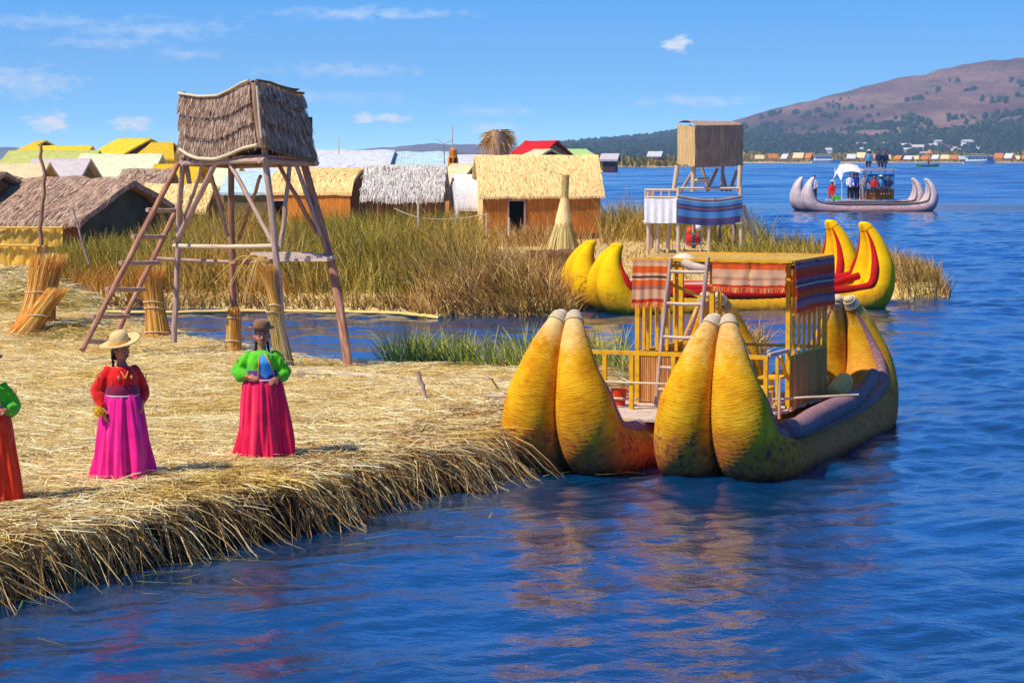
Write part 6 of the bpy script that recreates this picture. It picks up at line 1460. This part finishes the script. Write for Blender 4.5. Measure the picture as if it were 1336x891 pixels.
    if spec.get('blouse'):        # open front with the blouse showing, a coloured border on each side
        x0_, x1_ = spec['open']; m = MB(); P_ = []
        for i in range(15):
            f = i / 14; z_ = .97 + .27 * f; sp_ = 1 - .72 * f ** 2; row = []
            for j in range(11):
                g_ = j / 10; x = (x0_ + (x1_ - x0_) * g_) * sp_; yf = float(np.interp(z_, [.95, 1.01, 1.06, 1.14, 1.20, 1.245, 1.27], [.169, .176, .183, .195, .164, .109, .067])); cy_ = float(np.interp(z_, [1.0, 1.06, 1.14, 1.2, 1.245], [0, .012, .022, .012, 0])); R_ = (yf - cy_) / .95
                row.append((x, -cy_ - math.sqrt(max(.0001, R_ ** 2 - (x / 1.14) ** 2)) * .95 - .012 - .008 * math.sin(math.pi * g_) - .006 * mnoise.noise(Vector((x * 30, z_ * 12, 1))), z_))
            P_.append(row)
        m.grid(P_, flip=False); fin(m).build('blouse', M[spec['blouse']], root)
        for e in (0, -1):
            m = MB(); m.tube([Vector(r_[e]) + Vector((0, -.006, 0)) for r_ in P_], .008, 6); fin(m).build('trim', M['trim'], root)
    else:
        for s_ in (-1, 1):
            m = MB(); m.tube([(s_ * .075, -.06, 1.262), (s_ * .055, -.125, 1.235), (s_ * .03, -.175, 1.19), (s_ * .004, -.19, 1.14)], .0075, 6); fin(m).build('trim', M['trim'], root)
        for s_ in (-1, 1): m = MB(); m.ball((s_ * .08, -.19, 1.15), (.018, .01, .022), 8, 6); fin(m).build('embroidery', M['trim'], root)
    for ai, arm in enumerate(spec['arms']):
        sh_, el_, wr_ = [Vector(a) for a in arm[:3]]
        d_ = (el_ - sh_).normalized(); o_ = Vector((math.copysign(1, sh_.x), -.6, .25)).normalized(); c_ = sh_.lerp(el_, .35)
        for q_ in (-.02, .022): m = MB(); m.tube([c_ + o_ * .088 + Vector((q_, 0, -.035)), c_ + o_ * .094 + Vector((q_, 0, .03))], .007, 6); fin(m).build('embroidery', M['trim'], root)
    # skirt: gathered folds that deepen towards the hem
    sp_ = spec['skirt']; m = MB(); P_ = []; nf = sp_.get('n', 17); na = 220; rs = random.Random(spec.get('seed', 1))
    fr = [(rs.randint(nf - 4, nf + 5), rs.uniform(0, 6.28), rs.uniform(.4, 1)) for _ in range(3)] + [(rs.randint(5, 8), rs.uniform(0, 6.28), .9), (rs.randint(30, 38), rs.uniform(0, 6.28), .35)]
    for i in range(30):
        f = i / 29; z_ = 1.0 - f * (1.0 - sp_.get('low', .03)); row = []
        r_ = .172 + (.040 * math.sin(min(1, f / .15) * 1.57)) + (sp_['hem'] - .218) * f ** .9
        for a in np.linspace(0, 2 * math.pi, na + 1):
            wv = sum(am * math.sin(n_ * a + ph_ + .5 * math.sin(f * 3 + ph_)) for n_, ph_, am in fr) / 2.2
            wv = math.copysign(abs(wv) ** .8, wv) * .55 + 1.5 * (abs(mnoise.noise(Vector((math.cos(a) * 2.7, math.sin(a) * 2.7, f * .9 + nf)))) * 2 - .45) + .5 * mnoise.noise(Vector((math.cos(a) * 7, math.sin(a) * 7, f * 1.6 + nf)))
            rr2 = r_ + wv * (.010 + .048 * f); row.append((rr2 * math.cos(a) * 1.08, rr2 * math.sin(a) * .92, z_ + (.012 * math.sin(3 * a + 1) + .008 * wv) * f))
        P_.append(row)
    m.grid(P_, flip=True); m.grid([[(x * .975, y * .975, z_ + .004) for x, y, z_ in r_] for r_ in P_[-6:]]); fin(m).build('skirt', M[sp_['mat']], root)
    m = MB(); m.tube([(0, 0, .955), (0, 0, .985), (0, 0, 1.03), (0, 0, 1.05)], [.204, .202, .196, .186], 30, sx=1.1, sy=.95, caps=True); fin(m).build('sash', M[spec['sash']], root)
    if spec.get('lace'): m = MB(); m.tube([(.215 * math.cos(a), .195 * math.sin(a), .95 + .01 * math.sin(a)) for a in np.linspace(0, 2 * math.pi, 40)], .008, 6, caps=False); fin(m).build('waist_cord', M['lace'], root)
    return root
SR, SL = (-.165, .0, 1.20), (.165, .0, 1.20)
g = zat(343, 601); 
woman((g.x, g.y, ztop(g.x, g.y)), 0.02, 'woman in green jacket, blue blouse, crimson skirt and brown bowler hat, hands on hips', 1.565,
      dict(seed=4, hat='bowler', yaw=.10, jacket='green_j', blouse='sky_blouse', open=(-.03, .16), sash='purple_sash', lace=True, puff=1.22, cuff=.80, skirt=dict(mat='crimson', hem=.335, n=18),
           arms=[(SR, (-.315, .02, 1.02), (-.16, -.20, .985), (.9, -.1, -.15), (0, -.6, .8)), (SL, (.275, .06, 1.02), (.205, -.12, .97), (-.6, -.5, -.4), (.6, -.5, .5))]))
g = zat(160, 626)
woman((g.x, g.y, ztop(g.x, g.y)), .42, 'woman in red embroidered jacket, magenta skirt and wide straw hat looking to the right', 1.53,
      dict(seed=9, hat='wide', yaw=.62, pitch=.02, hat_tilt=(-.10, -.30, 0), jacket='red_j', sash='maroon_sash', lace=True, puff=1.12, cuff=.86, skirt=dict(mat='magenta', hem=.345, n=15), brf=.14,
           arms=[(SR, (-.29, .05, 1.00), (-.245, -.10, .80), (.05, -.35, -.9), (-.9, -.2, .1)), (SL, (.28, .07, .99), (.235, -.10, .86), (-.2, -.5, -.7), (.8, -.4, .2))]))
pm = empty('pompom', (0, 0, 0), 'yellow wool pompom held by the woman in the red jacket', 'pompom')
kk = 1.53 / 1.55; ww = Euler((0, 0, .42)).to_matrix() @ (Vector((-.285, -.125, .785)) * kk); g2 = Vector((g.x, g.y, ztop(g.x, g.y))) + ww; pm.location = g2
n = 260; vv = rng.normal(0, 1, (n, 3)); vv /= np.linalg.norm(vv, axis=1, keepdims=True)
V, Fq = blade_mesh(vv * .02, vv, np.full(n, .045), np.full(n, .012), np.full(n, .1), 2); o = npmesh('wool', V, Fq, M['pompom'], pm); o['kind'] = 'stuff'
m = MB(); m.ball((0, 0, 0), .045, 14, 10); m.build('ball', M['pompom'], pm)
g = zat(-12, 659)
woman((g.x, g.y, ztop(g.x, g.y)), .25, 'woman in green top and orange red skirt cut by the left edge of the picture', 1.53,
      dict(seed=14, hat='bowler', yaw=.4, jacket='green_j', jacket_low=1.04, blouse='grey_blouse', open=(-.12, .13), sash='grey_blouse', puff=1.2, skirt=dict(mat='orange_red', hem=.335, n=16),
           arms=[(SR, (-.30, .05, 1.02), (-.2, -.18, .95), (.8, -.4, -.1), (0, -.6, .8)), (SL, (.27, .05, 1.02), (.17, -.18, 1.0), (-.8, -.4, .0), (0, -.6, .8))]))
print('objects', len(S.objects), 'tris', sum(len(o.data.polygons) * 2 for o in S.objects if o.type == 'MESH' and o.name != 'haze'))
